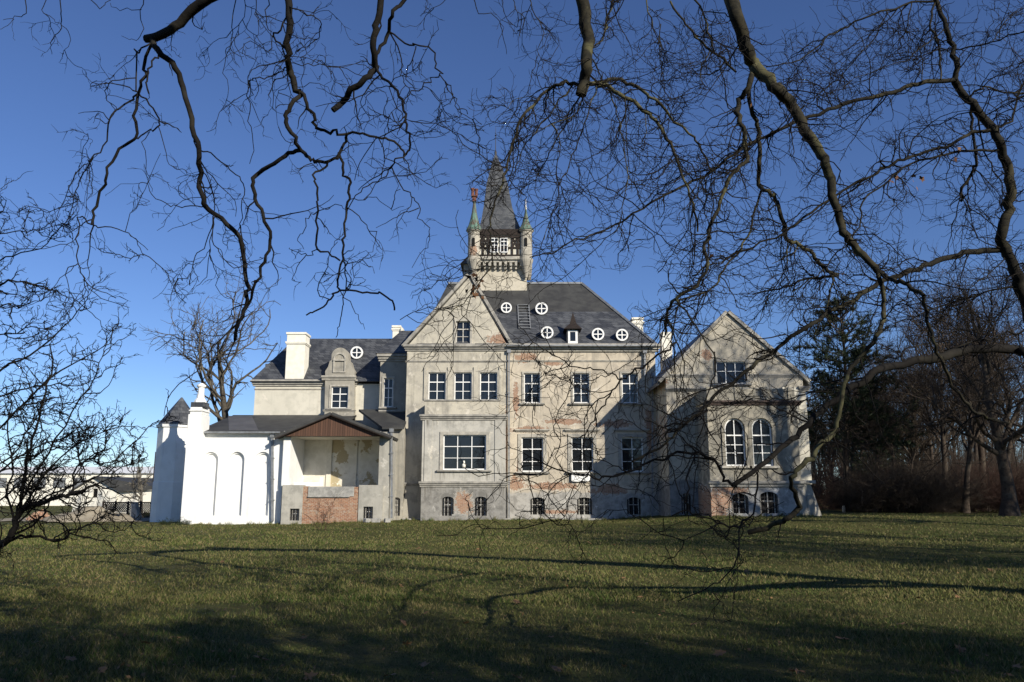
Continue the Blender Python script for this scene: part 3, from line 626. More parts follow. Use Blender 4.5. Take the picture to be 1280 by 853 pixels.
# bay
wx0, wx1 = Xp(886, 560, FWB), Xp(999, 560, FWB); zc0 = Zp(505, FWB)
h1, w1 = window(906.5, 931.5, 523, 582.5, FWB, 2, (.27, .64, .44), head=.95*Xp(931.5, 550, FWB)*0+.62, edge=.07, transom=.07)
h2, w2 = window(940.5, 965.5, 523, 582.5, FWB, 2, (.27, .64, .44), head=.62, edge=.07, transom=.07)
zbs = Zp(605, FWB)
holes = [h1, h2]
m = MB(); m.wall(rect(wx0, wx1, zbs-.02, zc0), holes, FWB, FW-FWB+.1, .35); m.build('wing_bay', M['wingbay'], palace)
def arch_surround(px0, px1, py0, py1, Y, w, wd=.20, head=.62):
    pm = (py0+py1)/2; a, b = Xp(px0, pm, Y), Xp(px1, pm, Y); z0, z1 = Zp(py1, Y), Zp(py0, Y)
    i_ = arch(a-.01, b+.01, z0, z1+.01, head+.005, 14); o_ = arch(a-wd, b+wd, z0, z1+wd, head+wd*.9, 14)
    m = MB(); k = len(i_)
    V = [(x, Y-.07, z) for x, z in o_]+[(x, Y-.07, z) for x, z in i_]+[(x, Y+.03, z) for x, z in o_]+[(x, Y+.03, z) for x, z in i_]; F = []
    for i in range(1, k):
        j = (i+1) % k
        F += [(i, j, j+k, i+k), (i+k, j+k, j+3*k, i+3*k), (i, i+2*k, j+2*k, j)]
    m.add(V, F); m.build('surround', M['wingbay'], w)
    s = MB(); s.box(a-wd-.1, b+wd+.1, Y-.16, Y+.1, z0-.14, z0-.002); s.build('sill', M['stone'], w, bevel=.015)
arch_surround(906.5, 931.5, 523, 582.5, FWB, w1); arch_surround(940.5, 965.5, 523, 582.5, FWB, w2)
band(885, 1000, 501, 507, FWB, .20, name='bay_cornice', mat='rust', end=.05)
m = MB(); px_ = (wx0+.05, wx1-.05); zq0, zq1 = Zp(501, FWB)+.002, Zp(486, FWB)
m.box(px_[0], px_[1], FWB+.08, FWB+.34, zq0, zq1); m.box(px_[0], px_[0]+.28, FWB+.341, FW, zq0, zq1-.002); m.box(px_[1]-.28, px_[1], FWB+.341, FW, zq0, zq1-.002)
for t in (.0, .32, .62, .93): m.box(px_[0]+(px_[1]-px_[0])*t-.02, px_[0]+(px_[1]-px_[0])*(t+.07), FWB+.03, FWB+.37, zq0+.003, zq1+.10)
m.build('bay_parapet', M['wingbay'], palace)
m = MB(); m.box(px_[0], px_[1], FWB+.3, FW, zc0-.1, zc0+.04); m.build('balcony_floor', M['concrete'], palace)
# bay basement, flared towards the ground at its right-hand corner, with its two cellar windows
bh = [bwindow(914, 935.5, 617, 642, FWB, rise=.28), bwindow(949.5, 972.5, 615, 642, FWB, rise=.28)]
xf = Xp(1026, 643, FWB-.5)
m = MB(); m.wall([(wx0-.02, -.3), (wx1+.05, -.3), (wx1+.05, zbs), (wx0-.02, zbs)], bh, FWB-.06, FW-FWB, .32); m.build('bay_basement', M['wingbay'], palace)
m = MB(); m.add([(wx1-.3, FWB-.07, zbs), (wx1+.62, FWB+.3, zbs), (wx1+.62, FW+3, zbs), (wx1-.3, FW+3, zbs), (wx1-.3, FWB-.35, -.3), (wx1+1.22, FWB-.1, -.3), (wx1+1.22, FW+3.5, -.3), (wx1-.3, FW+3.5, -.3)],
   [(0,1,5,4), (1,2,6,5), (2,3,7,6), (3,0,4,7), (0,3,2,1)]); m.build('flared_buttress', M['dim'], palace)
m = MB(); m.wall(arch(wx1+.20, wx1+.62, .5, 1.62, .2), [], FWB-.16, .3); m.build('buttress_niche', M['dim'], palace)
m = MB(); m.box(wx0-.15, wx1+.18, FWB-.26, FWB+.3, zbs, zbs+.16); m.box(wx0-.08, wx1+.08, FWB-.15, FWB+.3, zbs-.18, zbs-.003); m.box(wx1+.181, wx1+.85, FWB+.05, FW+2, zbs+.02, zbs+.20); m.build('plinth_course', M['cornice'], palace, bevel=.015)
# set-back strip of the wing to the right of the bay
m = MB(); m.box(wx1-.2, Xp(1012, 560, FW-1.6), FW-1.6, FW+6, zbs, Zp(484, FW-1.6)); m.build('corner_pier', M['leftwing'], palace)
band(999, 1011, 483, 489, FW-1.6, .16, name='pier_cap', end=.05)
pipe(829, 486, 645, FW-.15, .05) if False else None

# ---- upper left wing behind the annex
lx0, lx1 = Xp(318, 500, FL), Xp(520, 500, FL); zL = Zp(480, FL)
m = MB(); m.wall(rect(lx0, lx1, 0, zL), [], FL, 9); m.build('upper_wing_wall', M['leftwing'], palace)
band(317, 446, 475.5, 483, FL, .34, mat='stone', end=.1); band(318, 404, 486, 488, FL, .06, name='string_course', mat='stone')
yRl = FL+3.9; zRl = Zp(423.5, yRl); a0 = (lx0-.3, FL-.4, zL+.12); a1 = (lx1, FL-.4, zL+.12); b0 = (Xp(372, 423.5, yRl)-.2, yRl, zRl); b1 = (lx1, yRl, zRl); c0_ = (lx0-.3, FL+9, zL+.12); c1_ = (lx1, FL+9, zL+.12)
m = MB(); m.poly([a0, a1, b1, b0]); m.poly([c0_, a0, b0]); m.poly([c1_, c0_, b0, b1]); m.poly([a0, c0_, c1_, a1]); m.build('upper_wing_roof', M['slate'], palace)
chimney(357.5, 380.5, 415.5, 474, FL-.25, d=1.3); chimney(331, 344, 455, 478, FL+1.2, 'slate', d=1.0, bands=False)
round_window(446, 441, 8, FL+1.7)
# wall dormer with scrolled gable and round top
YA = FL-.45; dx0, dx1 = Xp(403.5, 500, YA), Xp(443.5, 500, YA)
h, w = window(414, 435, 483.5, 510.5, YA, 2, (.33, .66)); surround(414, 435, 483.5, 510.5, YA, w, .13)
P_ = lambda px, py: at(px, py, YA)
ol = [P_(405.5, 524), P_(443, 524), P_(443, 472), P_(443, 464), P_(440, 459), P_(438, 452), P_(435.5, 450), P_(435.5, 443)]
cxa, cza = P_(425, 445); ra = Xp(435.5, 445, YA)-cxa
ol += [(cxa+ra*math.cos(math.pi*k/10), cza+ra*math.sin(math.pi*k/10)) for k in range(1, 10)]
ol += [P_(414.5, 443), P_(414.5, 450), P_(412, 452), P_(410, 459), P_(406.5, 464), P_(406.5, 472)]
m = MB(); m.wall(ol, [h], YA, .9, .25); dg = m.build('wall_dormer', M['dim'], palace)
band(402.5, 444.5, 470, 475.5, YA, .2, name='dormer_cornice', parent=dg, mat='stone'); band(404, 444, 512.5, 515, YA, .1, name='dormer_sill_course', parent=dg, mat='stone')
m = MB(); m.wall(arch(P_(417, 447)[0], P_(433, 447)[0], P_(417, 466)[1], P_(417, 441)[1]), [arch(P_(419, 447)[0], P_(431, 447)[0], P_(417, 464.5)[1], P_(417, 443)[1])], YA-.08, .1, .1); m.build('niche_moulding', M['stone'], dg)
m = MB(); m.box(P_(417, 448)[0], P_(433, 448)[0], YA-.12, YA-.01, P_(417, 451.5)[1], P_(417, 449.5)[1]); m.build('niche_shelf', M['stone'], dg)
m = MB(); zb_ = Zp(470, YA); m.poly([(dx0, YA+.3, zb_), (dx1, YA+.3, zb_), (dx1, YA+3, zb_), (dx0, YA+3, zb_)]); m.poly([(dx0, YA+.9, zb_), ((dx0+dx1)/2, YA+.9, zb_+1.3), ((dx0+dx1)/2, YA+4, zb_+1.3), (dx0, YA+4, zb_)]); m.poly([(dx1, YA+.9, zb_), ((dx0+dx1)/2, YA+.9, zb_+1.3), ((dx0+dx1)/2, YA+4, zb_+1.3), (dx1, YA+4, zb_)]); m.build('dormer_roof', M['slate'], dg)
# corner block between the upper wing and the gable, with a tall window
YC = 55.9; kx0, kx1 = Xp(474.5, 490, YC), x0+.1
h, w = window(479.5, 491, 473, 509, YC, 2, (.33, .66)); surround(479.5, 491, 473, 509, YC, w, .12)
zk = Zp(447, YC)
m = MB(); m.wall(rect(kx0, kx1, 0, zk), [h], YC, 3, .25); m.build('corner_block', M['dim'], palace)
band(474, 507, 443, 452, YC, .3, end=.1); band(474, 506, 513, 518, YC, .16, name='string_course')
m = MB(); k_ = zk+.25; T1 = (kx1+1.0, YC+3.4, Zp(418, YC+3.4)); m.add([(kx0-.35, YC-.35, k_), (kx1, YC-.35, k_), (kx1, YC+3, k_+2.3), (kx0+1.0, YC+3, k_+2.3), (kx0-.35, YC+6, k_), (kx1, YC+6, k_)], [(0,1,2,3), (4,0,3), (5,4,3,2), (0,4,5,1)]); m.build('corner_roof', M['slate'], palace)

# ---- white annex with blind arches
ax0, ax1 = Xp(236, 600, FA), Xp(353, 600, FA); zA = Zp(543, FA); zAb = -.5
nh = []
for a, b in ((252, 271), (285, 304), (317.5, 337)): nh.append(arch(Xp(a, 600, FA), Xp(b, 600, FA), Zp(645, FA), Zp(565, FA)))
m = MB(); m.wall(rect(ax0, ax1, zAb, zA), nh, FA, 6, .14); m.build('annex_wall', M['white'], palace)
for q in nh:
    cx = (q[0][0]+q[1][0])/2; r = (q[1][0]-q[0][0])/2; z0 = q[0][1]; z1 = max(z for _, z in q)
    m = MB(); inner = arch(cx-r*.76, cx+r*.76, z0-.001, z1-r*.24)
    m.wall(arch(cx-r+.002, cx+r-.002, z0+.002, z1-.002), [[(x, max(z, z0+.02)) for x, z in inner]], FA+.13, .12, .10); m.box(cx-r, cx+r, FA+.235, FA+.26, z0, z1)
    m.build('blind_arch', M['white'], palace)
band(236, 353, 540, 546, FA, .16, name='annex_cornice', mat='white')
yT = FL; zAr = Zp(541, FA)+.05; zTr = Zp(519, yT)
m = MB(); q0, q1 = Xp(246, 541, FA), Xp(420, 541, FA)
m.slab([(q0, FA-.3, zAr), (q1, FA-.3, zAr), (q1, yT, zTr), (q0, yT, zTr)], (0, 0, -.12)); aroof = m.build('annex_roof', M['tar'], palace)
fy = lambda t: (FA-.3+(yT-FA+.3)*t, zAr+(zTr-zAr)*t)
m = MB(); (y1_, z1_), (y2_, z2_) = fy(.06), fy(.92); m.slab([(Xp(286, 538, y1_), y1_, z1_+.02), (Xp(323, 538, y1_), y1_, z1_+.02), (Xp(315, 521, y2_), y2_, z2_+.02), (Xp(285, 521, y2_), y2_, z2_+.02)], (0, 0, -.015)); m.build('roof_patch', M['tarpatch'], aroof)
pipe(340.5, 547, 652, FA-.14, .07)
# gutter over the annex
m = MB(); m.bar((q0+.3, FA-.36, zAr-.06), (Xp(352, 541, FA), FA-.36, zAr-.06), .11, .1); m.build('gutter', M['zinc'], palace)
# pier with its pinnacle
YP = FA-1.0; m = MB(); pxa, pxb = Xp(229, 600, YP), Xp(245.5, 600, YP); zP = Zp(518, YP)
m.box(pxa, pxb, YP, FA+.5, zAb, zP); m.box(pxa+.08, pxb-.02, YP+.05, FA+.4, zP, Zp(509, YP))
m.box(pxa+.02, pxb+.03, YP-.03, FA+.45, Zp(514, YP), Zp(512.5, YP))
pier = m.build('annex_pier', M['white'], palace, bevel=.02)
cx = (pxa+pxb)/2+.08; cy = YP+.55
m = MB(); m.box(cx-.42, cx+.42, cy-.42, cy+.42, Zp(509, YP)+.002, Zp(502.5, YP)); m.build('slate_collar', M['slate'], pier)
zq = Zp(502.5, YP); m = MB(); m.lathe(cx, cy, [(.40, zq+.002), (.36, zq+.14), (.25, zq+.28), (.20, zq+.6), (.20, zq+.95), (.28, zq+1.02), (.29, zq+1.12), (.20, zq+1.16), (.14, zq+1.22), (.02, zq+1.26)], 10); m.build('pinnacle', M['white'], pier)
# polygonal end tower
YO = FA+4.2; ox = Xp(217, 600, YO); orr = 1.24; zO = Zp(532, YO)
m = MB(); m.lathe(ox, YO, [(orr+.04, zAb), (orr+.04, Zp(603, YO)), (orr, Zp(603, YO)+.03), (orr, zO-.25), (orr+.10, zO-.18), (orr+.14, zO)], 8, a0=math.pi/8); et = m.build('end_tower', M['white'], palace)
m = MB(); m.lathe(ox+.12, YO, [(orr+.16, zO+.002), (orr*.62, zO+.95), (.05, Zp(497, YO))], 8, a0=math.pi/8); m.build('tower_cap', M['slate'], et)

# ---- porch
hy = FP; ox0, ox1 = Xp(362, 580, hy), Xp(473.5, 580, hy); zo0, zo1 = Zp(607.5, hy), Zp(546, hy)
wl, wr = Xp(353, 580, hy), Xp(487.5, 580, hy); bd = 3.6
m = MB(); m.box(wl, ox0, hy, hy+bd, zo0, zo1+.3); m.box(wl, ox1+.05, hy, hy+.3, zo1-.02+.0, zo1+.35); m.build('porch_post', M['white'], palace)
m = MB(); m.box(ox1, wr, hy+.02, hy+bd, -.4, zo1+.3); m.build('porch_pier', M['pier'], palace)
m = MB(); m.box(ox0, ox1, hy+bd-.15, hy+bd, zo0-.3, zo1+.3); back = m.build('porch_back_wall', M['flaked'], palace)
m = MB(); xm = Xp(412, 580, hy+bd); m.box(xm-.16, xm+.16, hy+bd-.24, hy+bd-.152, zo0-.2, zo1+.1); xm = Xp(446, 580, hy+bd); m.box(xm-.04, xm+.04, hy+bd-.22, hy+bd-.152, zo0-.2, zo1+.1); m.build('porch_pilasters', M['porch'], back)
m = MB(); m.box(ox0, ox1, hy+.31, hy+bd, zo1+.02, zo1+.12); m.build('porch_ceiling', M['porch'], palace)
m = MB(); m.box(ox0, ox1, hy+.5, hy+bd, zo0-.45, zo0-.30); m.build('porch_floor', M['concrete'], palace)
# parapet: two rendered piers, brick infill, concrete coping
sl0, sl1, sm0, sm1, sr1 = [Xp(q, 630, hy-.25) for q in (352, 378, 448, 450, 478)]
yp = hy-.25
hl = bwindow(362, 374, 636, 651, yp, rise=0); hr_ = bwindow(454, 466, 633.5, 648.5, yp, rise=0)
zpt = Zp(606.5, yp)
m = MB(); m.wall(rect(sl0, sl1, -.5, zpt), [hl], yp, .6, .3); m.build('porch_parapet', M['pier'], palace); m = MB(); m.wall(rect(sm0, sr1, -.5, zpt), [hr_], yp, .6, .3); m.build('porch_parapet', M['pier'], palace)
m = MB(); m.box(sl1, sm0+.0, yp+.06, yp+.5, -.5, Zp(621, yp)); m.box(sl1, Xp(384.5, 615, yp), yp+.064, yp+.45, Zp(621, yp), Zp(608, yp)); m.box(Xp(442.5, 615, yp), sm0, yp+.064, yp+.45, Zp(621, yp), Zp(609, yp))
m.build('brick_infill', M['brick'], palace)
m = MB(); m.box(Xp(384.5, 615, yp)+.01, Xp(442.5, 615, yp)-.01, yp+.02, yp+.5, Zp(621, yp)+.003, Zp(608.5, yp)); m.box(Xp(384.5, 615, yp)+.01, Xp(437, 615, yp), yp-.05, yp+.05, Zp(622, yp), Zp(620, yp)); m.build('concrete_sill', M['concrete'], palace, bevel=.02)
m = MB(); m.box(Xp(400, 600, hy+.6), Xp(404, 600, hy+.6), hy+.55, hy+.7, zo0-.02, zo0+.55); m.box(ox0+.2, Xp(399, 600, hy+.6), hy+.5, hy+.62, zo0-.02, zo0+.22); m.build('porch_rail_stub', M['white'], palace)
# gable roof of boards
g0x, g1x = Xp(353, 547, hy-.4), Xp(480, 545, hy-.4); zg = Zp(545.5, hy-.4); gax, gaz = at(414.5, 519.5, hy-.4)
m = MB(); m.wall([(g0x, zg), (g1x, zg), (gax, gaz)], [], hy-.38, .10); m.build('board_gable', M['boards'], palace)
m = MB(); ln = 7.3
for sgn, gx in ((-1, g0x), (1, g1x)):
    dv = Vector((gax-gx, 0, gaz-zg)).normalized(); nv = Vector((-dv.z*(1 if sgn < 0 else -1), 0, abs(dv.x)))*.16
    a = Vector((gx-dv.x*.45, hy-.55, zg-dv.z*.45)); b = Vector((gax, hy-.55, gaz))
    m.slab([a+nv*.3, b+nv*.3, b+nv*1.3, a+nv*1.3], (0, ln, 0))
m.build('porch_roof', M['tar'], palace)
m = MB()
for sgn, gx in ((-1, g0x), (1, g1x)):
    dv = Vector((gax-gx, 0, gaz-zg)).normalized(); a = Vector((gx-dv.x*.45, hy-.56, zg-dv.z*.45)); b = Vector((gax, hy-.56, gaz))
    m.bar(a, b, .06, .17)
m.build('barge_board', M['timber'], palace)
# recess between the porch and the gable
YR_ = 53.2; ra, rb = wr-.4, x0+.05
hh = bwindow(491.5, 500, 622, 645, YR_, rise=.15)
m = MB(); m.wall(rect(ra, rb, -.5, Zp(533, YR_)), [hh], YR_, 4, .25); m.build('recess_wall', M['dim'], palace)
m = MB(); m.slab([(Xp(478, 536, YR_-.3), YR_-.4, Zp(534, YR_-.3)), (rb, YR_-.4, Zp(534, YR_-.3)), (rb, YC+.5, Zp(512, YC+.5)), (Xp(452, 515, FL), YC+.5, Zp(512, YC+.5))], (0, 0, -.15)); m.build('lean_to_roof', M['tar'], palace)
pipe(489.5, 540, 648, FP-.02, .06)
# sloping plinth left of the bay
m = MB(); sx0, sx1 = Xp(504, 640, FG-.3), bx0; zsl = Zp(606, FG)
m.add([(sx0+.15, FG-.02, zsl), (sx1, FG-.02, zsl), (sx1, FG-.02, -.4), (sx0-.15, FG-.02, -.4), (sx0-.15, FG-.55, -.4), (sx1, FG-.55, -.4), (sx1, FG-.12, zsl), (sx0+.15, FG-.12, zsl)], [(0,1,6,7), (7,6,5,4), (0,7,4,3), (1,2,5,6)]); m.build('sloped_plinth', M['dim'], palace)
band(504.5, 527, 603.5, 608, FG-.1, .12, name='plinth_course')
# paved apron along the foot of the main front
m = MB(); m.box(Xp(500, 650, 53), Xp(815, 650, 53), 53.2, 54.1, -.3, .10); m.build('apron', M['concrete'], palace, bevel=.02)
# ------------------------------------------------------------------ bare trees: batches of tapering tubes
def unit(v): return v/np.maximum(np.linalg.norm(v, axis=-1, keepdims=True), 1e-9)
class Tubes:
    def __init__(s): s.V = []; s.F = []; s.n = 0
    def add(s, P, R, k=3):
        """P (N, n, 3) centre lines, R (N, n) radii"""
        P = np.asarray(P, float); R = np.asarray(R, float); N, n, _ = P.shape
        if N == 0: return
        T = np.empty_like(P); T[:, 1:-1] = P[:, 2:]-P[:, :-2]; T[:, 0] = P[:, 1]-P[:, 0]; T[:, -1] = P[:, -1]-P[:, -2]; T = unit(T)
        mean = unit(P[:, -1]-P[:, 0]); ax = np.eye(3)[np.argmin(np.abs(mean), axis=1)]
        ref = unit(ax)[:, None, :].repeat(n, 1)
        A = unit(np.cross(T, ref)); B = np.cross(T, A)
        ang = np.arange(k)*2*np.pi/k
        ring = P[:, :, None, :] + R[:, :, None, None]*(np.cos(ang)[None, None, :, None]*A[:, :, None, :] + np.sin(ang)[None, None, :, None]*B[:, :, None, :])
        s.V.append(ring.reshape(-1, 3))
        base = s.n + (np.arange(N)*n*k)[:, None, None] + (np.arange(n-1)*k)[None, :, None]
        i = np.arange(k)[None, None, :]; j = (i+1) % k
        s.F.append(np.stack([base+i, base+j, base+k+j, base+k+i], -1).reshape(-1, 4)); s.n += N*n*k
    def build(s, name, mat, parent=None, org=None):
        V = np.concatenate(s.V); F = np.concatenate(s.F)
        if org is not None: V = V-np.asarray(org)
        o = np_mesh(name, V, F, mat, None)
        if parent is not None: o.parent = parent
        return o
def grow(rng, S, D, L, r0, r1, n, wob, trop=(0, 0, 0), curl=0.0):
    """random-walk stems from starts S along D; curl bends each one steadily its own way"""
    N = len(S); P = np.empty((N, n+1, 3)); P[:, 0] = S; d = unit(D.copy()); step = (L/n)[:, None]
    c = rng.normal(size=(N, 3))*curl
    for i in range(n):
        d = unit(d + rng.normal(size=(N, 3))*wob + np.asarray(trop) + c); P[:, i+1] = P[:, i]+d*step
    t = np.linspace(0, 1, n+1)[None]
    return P, r0[:, None]*(1-t)+r1[:, None]*t
def spawn(rng, P, R, count, t0, t1, a0, a1, rr, up=0.0, bias=None):
    """count side shoots along the stems P: starts, directions, the parents' radius and length there"""
    N, n, _ = P.shape; ln = np.linalg.norm(np.diff(P, axis=1), axis=2).sum(1)
    pr = ln*(1 if bias is None else bias); k = rng.choice(N, count, p=pr/pr.sum()); t = (t0+(t1-t0)*rng.random(count))*(n-1)
    i = np.minimum(t.astype(int), n-2); f = (t-i)[:, None]
    S = P[k, i]*(1-f)+P[k, i+1]*f; T = unit(P[k, i+1]-P[k, i]); rad = R[k, i]*(1-f[:, 0])+R[k, i+1]*f[:, 0]
    v = unit(np.cross(T, rng.normal(size=(count, 3)))); a = (a0+(a1-a0)*rng.random(count))[:, None]
    D = unit(T*np.cos(a)+v*np.sin(a)+np.array([0, 0, up]))
    return S, D, rad*rr, ln[k]

def bare_tree(rng, H, spread=.5, trunk_r=.28, nl=9, tw=(9, 7, 6, 5), lean=0.0, fork=.32, dens=1.0, wob=.16, twig_r=.009, droop=0.0):
    """a leafless tree at the origin: trunk, limbs, two orders of branches, twigs"""
    W, Tw = Tubes(), Tubes()
    P, R = grow(rng, np.zeros((1, 3)), np.array([[lean, 0, 1.0]]), np.array([H*.82]), np.array([trunk_r]), np.array([trunk_r*.16]), 14, .045, (0, 0, .05))
    R[:, 0] *= 1.5; R[:, 1] *= 1.12; W.add(P, R, 9)
    S, D, r, _ = spawn(rng, P, R, nl, fork, .98, .5, 1.05, .55, .15)
    L = H*spread*(1.15-.75*(S[:, 2]/H))*(.75+.5*rng.random(nl))
    P1, R1 = grow(rng, S, D, L, np.maximum(r, trunk_r*.12), np.full(nl, twig_r*2.5), 9, wob, (0, 0, .07), .03); W.add(P1, R1, 6)
    n2 = int(nl*tw[0]*dens); S, D, r, pl = spawn(rng, P1, R1, n2, .18, 1, .4, 1.0, .6, .06)
    P2, R2 = grow(rng, S, D, pl*.20+rng.random(n2)*pl*.32, np.maximum(r, twig_r*2), np.full(n2, twig_r*1.3), 7, wob*1.2, (0, 0, .04-droop), .05); W.add(P2, R2, 4)
    n3 = int(n2*tw[1]*.6); S, D, r, pl = spawn(rng, P2, R2, n3, .15, 1, .35, 1.1, .6, .05)
    P3, R3 = grow(rng, S, D, pl*.25+rng.random(n3)*pl*.35, np.clip(r, twig_r, twig_r*2.2), np.full(n3, twig_r*.7), 5, wob*1.3, (0, 0, .03-droop), .07); Tw.add(P3, R3, 3)
    n4 = int(n3*tw[2]*.5); S, D, r, pl = spawn(rng, P3, R3, n4, .2, 1, .35, 1.0, .6, .04)
    P4, R4 = grow(rng, S, D, pl*.3+rng.random(n4)*pl*.4, np.full(n4, twig_r*.8), np.full(n4, twig_r*.45), 3, .2, (0, 0, .02-droop), .06); Tw.add(P4, R4, 3)
    return W, Tw
PROTO = {}
def tree_thing(name, key, builder, loc, label, group, bark, twigmat, rz=0.0, sc=1.0):
    """first call of a key builds trunk and crown meshes; later ones copy the two parts"""
    root = empty(name, loc, rz); root.scale = (sc, sc, sc); tag(root, label, 'tree', group)
    if key not in PROTO:
        W, T = builder(); a = W.build('trunk', M[bark], root); b = T.build('crown', M[twigmat], root); PROTO[key] = (a, b)
    else:
        for q in PROTO[key]:
            c = q.copy(); COL.objects.link(c); c.parent = root
    return root
def R_(s): return np.random.default_rng(s)
KIND = {
 'a': lambda: bare_tree(R_(21), 17, .46, .30, 16, (12, 10, 7)),
 'b': lambda: bare_tree(R_(22), 15, .42, .22, 16, (12, 10, 7), lean=.10, fork=.2, wob=.2),
 'c': lambda: bare_tree(R_(23), 12, .50, .17, 15, (12, 10, 7), fork=.15, wob=.22),
 'd': lambda: bare_tree(R_(24), 19, .36, .26, 19, (11, 10, 7), fork=.28),
 'big': lambda: bare_tree(R_(25), 20, .55, .55, 15, (12, 9, 6), fork=.16, wob=.2),
 'lime': lambda: bare_tree(R_(31), 14.5, .50, .42, 14, (8, 5, 3.0), fork=.34, wob=.22, twig_r=.014),
}
# ---- the tree behind the annex
t = tree_thing('bare_tree', 'lime', KIND['lime'], (Xp(301, 500, 66), 66, -.3), 'bare grey tree with a crooked pale trunk standing behind the white annex roof', None, 'deadbark', 'deadbark', 1.2, 1.22)

# ---- the wood on the right
spots = [  # px of the trunk foot, distance, kind, scale, label
 (1068, 76, 'd', .80, 'slim bare tree just right of the dark pine, straight trunk'),
 (1042, 84, 'c', .95, 'thin bare tree between the palace and the dark pine'),
 (1092, 68, 'b', .80, 'bare tree leaning over the bramble thicket right of the pine'),
 (1122, 74, 'a', .82, 'bare tree with a wide crown behind the middle of the bramble thicket'),
 (1140, 64, 'c', 1.0, 'low spreading bare tree inside the bramble thicket'),
 (1168, 70, 'b', .95, 'bare tree rising behind the right part of the thicket'),
 (1186, 58, 'd', .92, 'tall narrow bare tree with reddish twigs right of the thicket'),
 (1207, 55, 'b', .98, 'dark leaning trunk at the right end of the thicket'),
 (1232, 62, 'a', 1.04, 'tall bare tree behind the thick grey trunk at the right'),
 (1262, 48, 'big', .74, 'old bare tree with a thick grey trunk at the right edge of the wood'),
 (1300, 60, 'a', .95, 'bare tree half outside the right edge of the picture'),
 (1225, 78, 'd', 1.1, 'tallest bare tree far back at the right of the wood'),
 (1155, 88, 'a', .95, 'bare tree far back behind the thicket centre'),
 (1105, 95, 'd', .85, 'bare tree far back beyond the pine'),
 (1275, 84, 'd', 1.05, 'bare tree far back near the right edge'),
 (1200, 98, 'a', 1.0, 'faint bare tree deepest in the wood on the right'),
 (1060, 104, 'c', 1.3, 'faint bare tree deep in the wood behind the pine'),
]
for i, (px, Y, k, sc, lab) in enumerate(spots):
    X = Xp(px, 645, Y); tree_thing('bare_tree', k, KIND[k], (X, Y, float(gz(X, Y))-.05), lab, 'bare trees of the wood on the right', 'brownbark', 'brownbark', i*2.4+.5, sc)
# trees of the same wood that stand outside the frame on the right and shade the lawn
off = [(34, 37, 'a', 1.3), (30, 30, 'big', 1.15), (26, 19, 'a', .9), (42, 40, 'big', 1.1), (25, 6, 'c', 1.0), (47, 28, 'a', 1.2)]
for i, (X, Y, k, sc) in enumerate(off):
    tree_thing('bare_tree', k, KIND[k], (X, Y, 0), 'bare park tree outside the right edge of the view', 'park trees beside and behind the viewer', 'brownbark', 'brownbark', i*1.7+.3, sc)

# ---- the pine
def pine(seed, H, z0, rad, trunk_r, nwh=15, per=9, tufts=40, tl=.34):
    rng = R_(seed); W = Tubes(); P, R = grow(rng, np.zeros((1, 3)), np.array([[.02, 0, 1.]]), np.array([H*.97]), np.array([trunk_r]), np.array([.03]), 16, .02, (0, 0, .05)); W.add(P, R, 8)
    S = []; D = []; L = []
    for w in range(nwh):
        f = (w+.5)/nwh; z = z0+(H-z0)*f; c = P[0, min(15, int(z/H*16))]
        for k in range(per):
            a = 2*np.pi*(k+rng.random()*.9)/per; r = rad*(1-f**1.8)**.8*(.55+.6*rng.random())+.35
            S.append([c[0], c[1], z+rng.normal()*.25]); D.append([np.cos(a), np.sin(a), .12+.35*f+rng.normal()*.12]); L.append(r)
    S, D, L = map(np.array, (S, D, L)); n = len(S)
    P1, R1 = grow(rng, S, D.astype(float), L, np.full(n, .05), np.full(n, .015), 6, .12, (0, 0, .02)); W.add(P1, R1, 4)
    n2 = n*7; S, D, r, pl = spawn(rng, P1, R1, n2, .30, 1, .4, 1.1, .6, .15); P2, R2 = grow(rng, S, D, .4+pl*.28*rng.random(n2), np.full(n2, .014), np.full(n2, .006), 4, .15, (0, 0, .04)); W.add(P2, R2, 3)
    # needle tufts: sprays of thin blades at the outer ends of the shoots
    nt = n2*tufts; S, D, r, pl = spawn(rng, P2, R2, nt, .15, 1, .5, 1.3, 1, .25)
    l = tl*(.6+.7*rng.random(nt)); side = unit(np.cross(D, rng.normal(size=(nt, 3))))*.026
    V = np.stack([S-side, S+side, S+D*l[:, None]], 1).reshape(-1, 3)
    return W, V
X = Xp(1060, 640, 62); root = tag(empty('pine_tree', (X, 62, float(gz(X, 62))-.1)), 'tall dark evergreen pine just right of the palace', 'tree')
W, V = pine(41, 16.8, 4.6, 4.6, .30); W.build('trunk', M['brownbark'], root)
o = np_mesh('crown', V, np.arange(len(V)).reshape(-1, 3), M['needle'], None, smooth=False); o.parent = root; PINE = (root, o)
X = Xp(1100, 640, 80); root2 = tag(empty('pine_tree', (X, 80, float(gz(X, 80))), 2.0), 'smaller dark pine deeper in the wood behind the bare trees', 'tree'); root2.scale = (.78, .78, .72)
for ch in list(root.children):
    c = ch.copy(); COL.objects.link(c); c.parent = root2

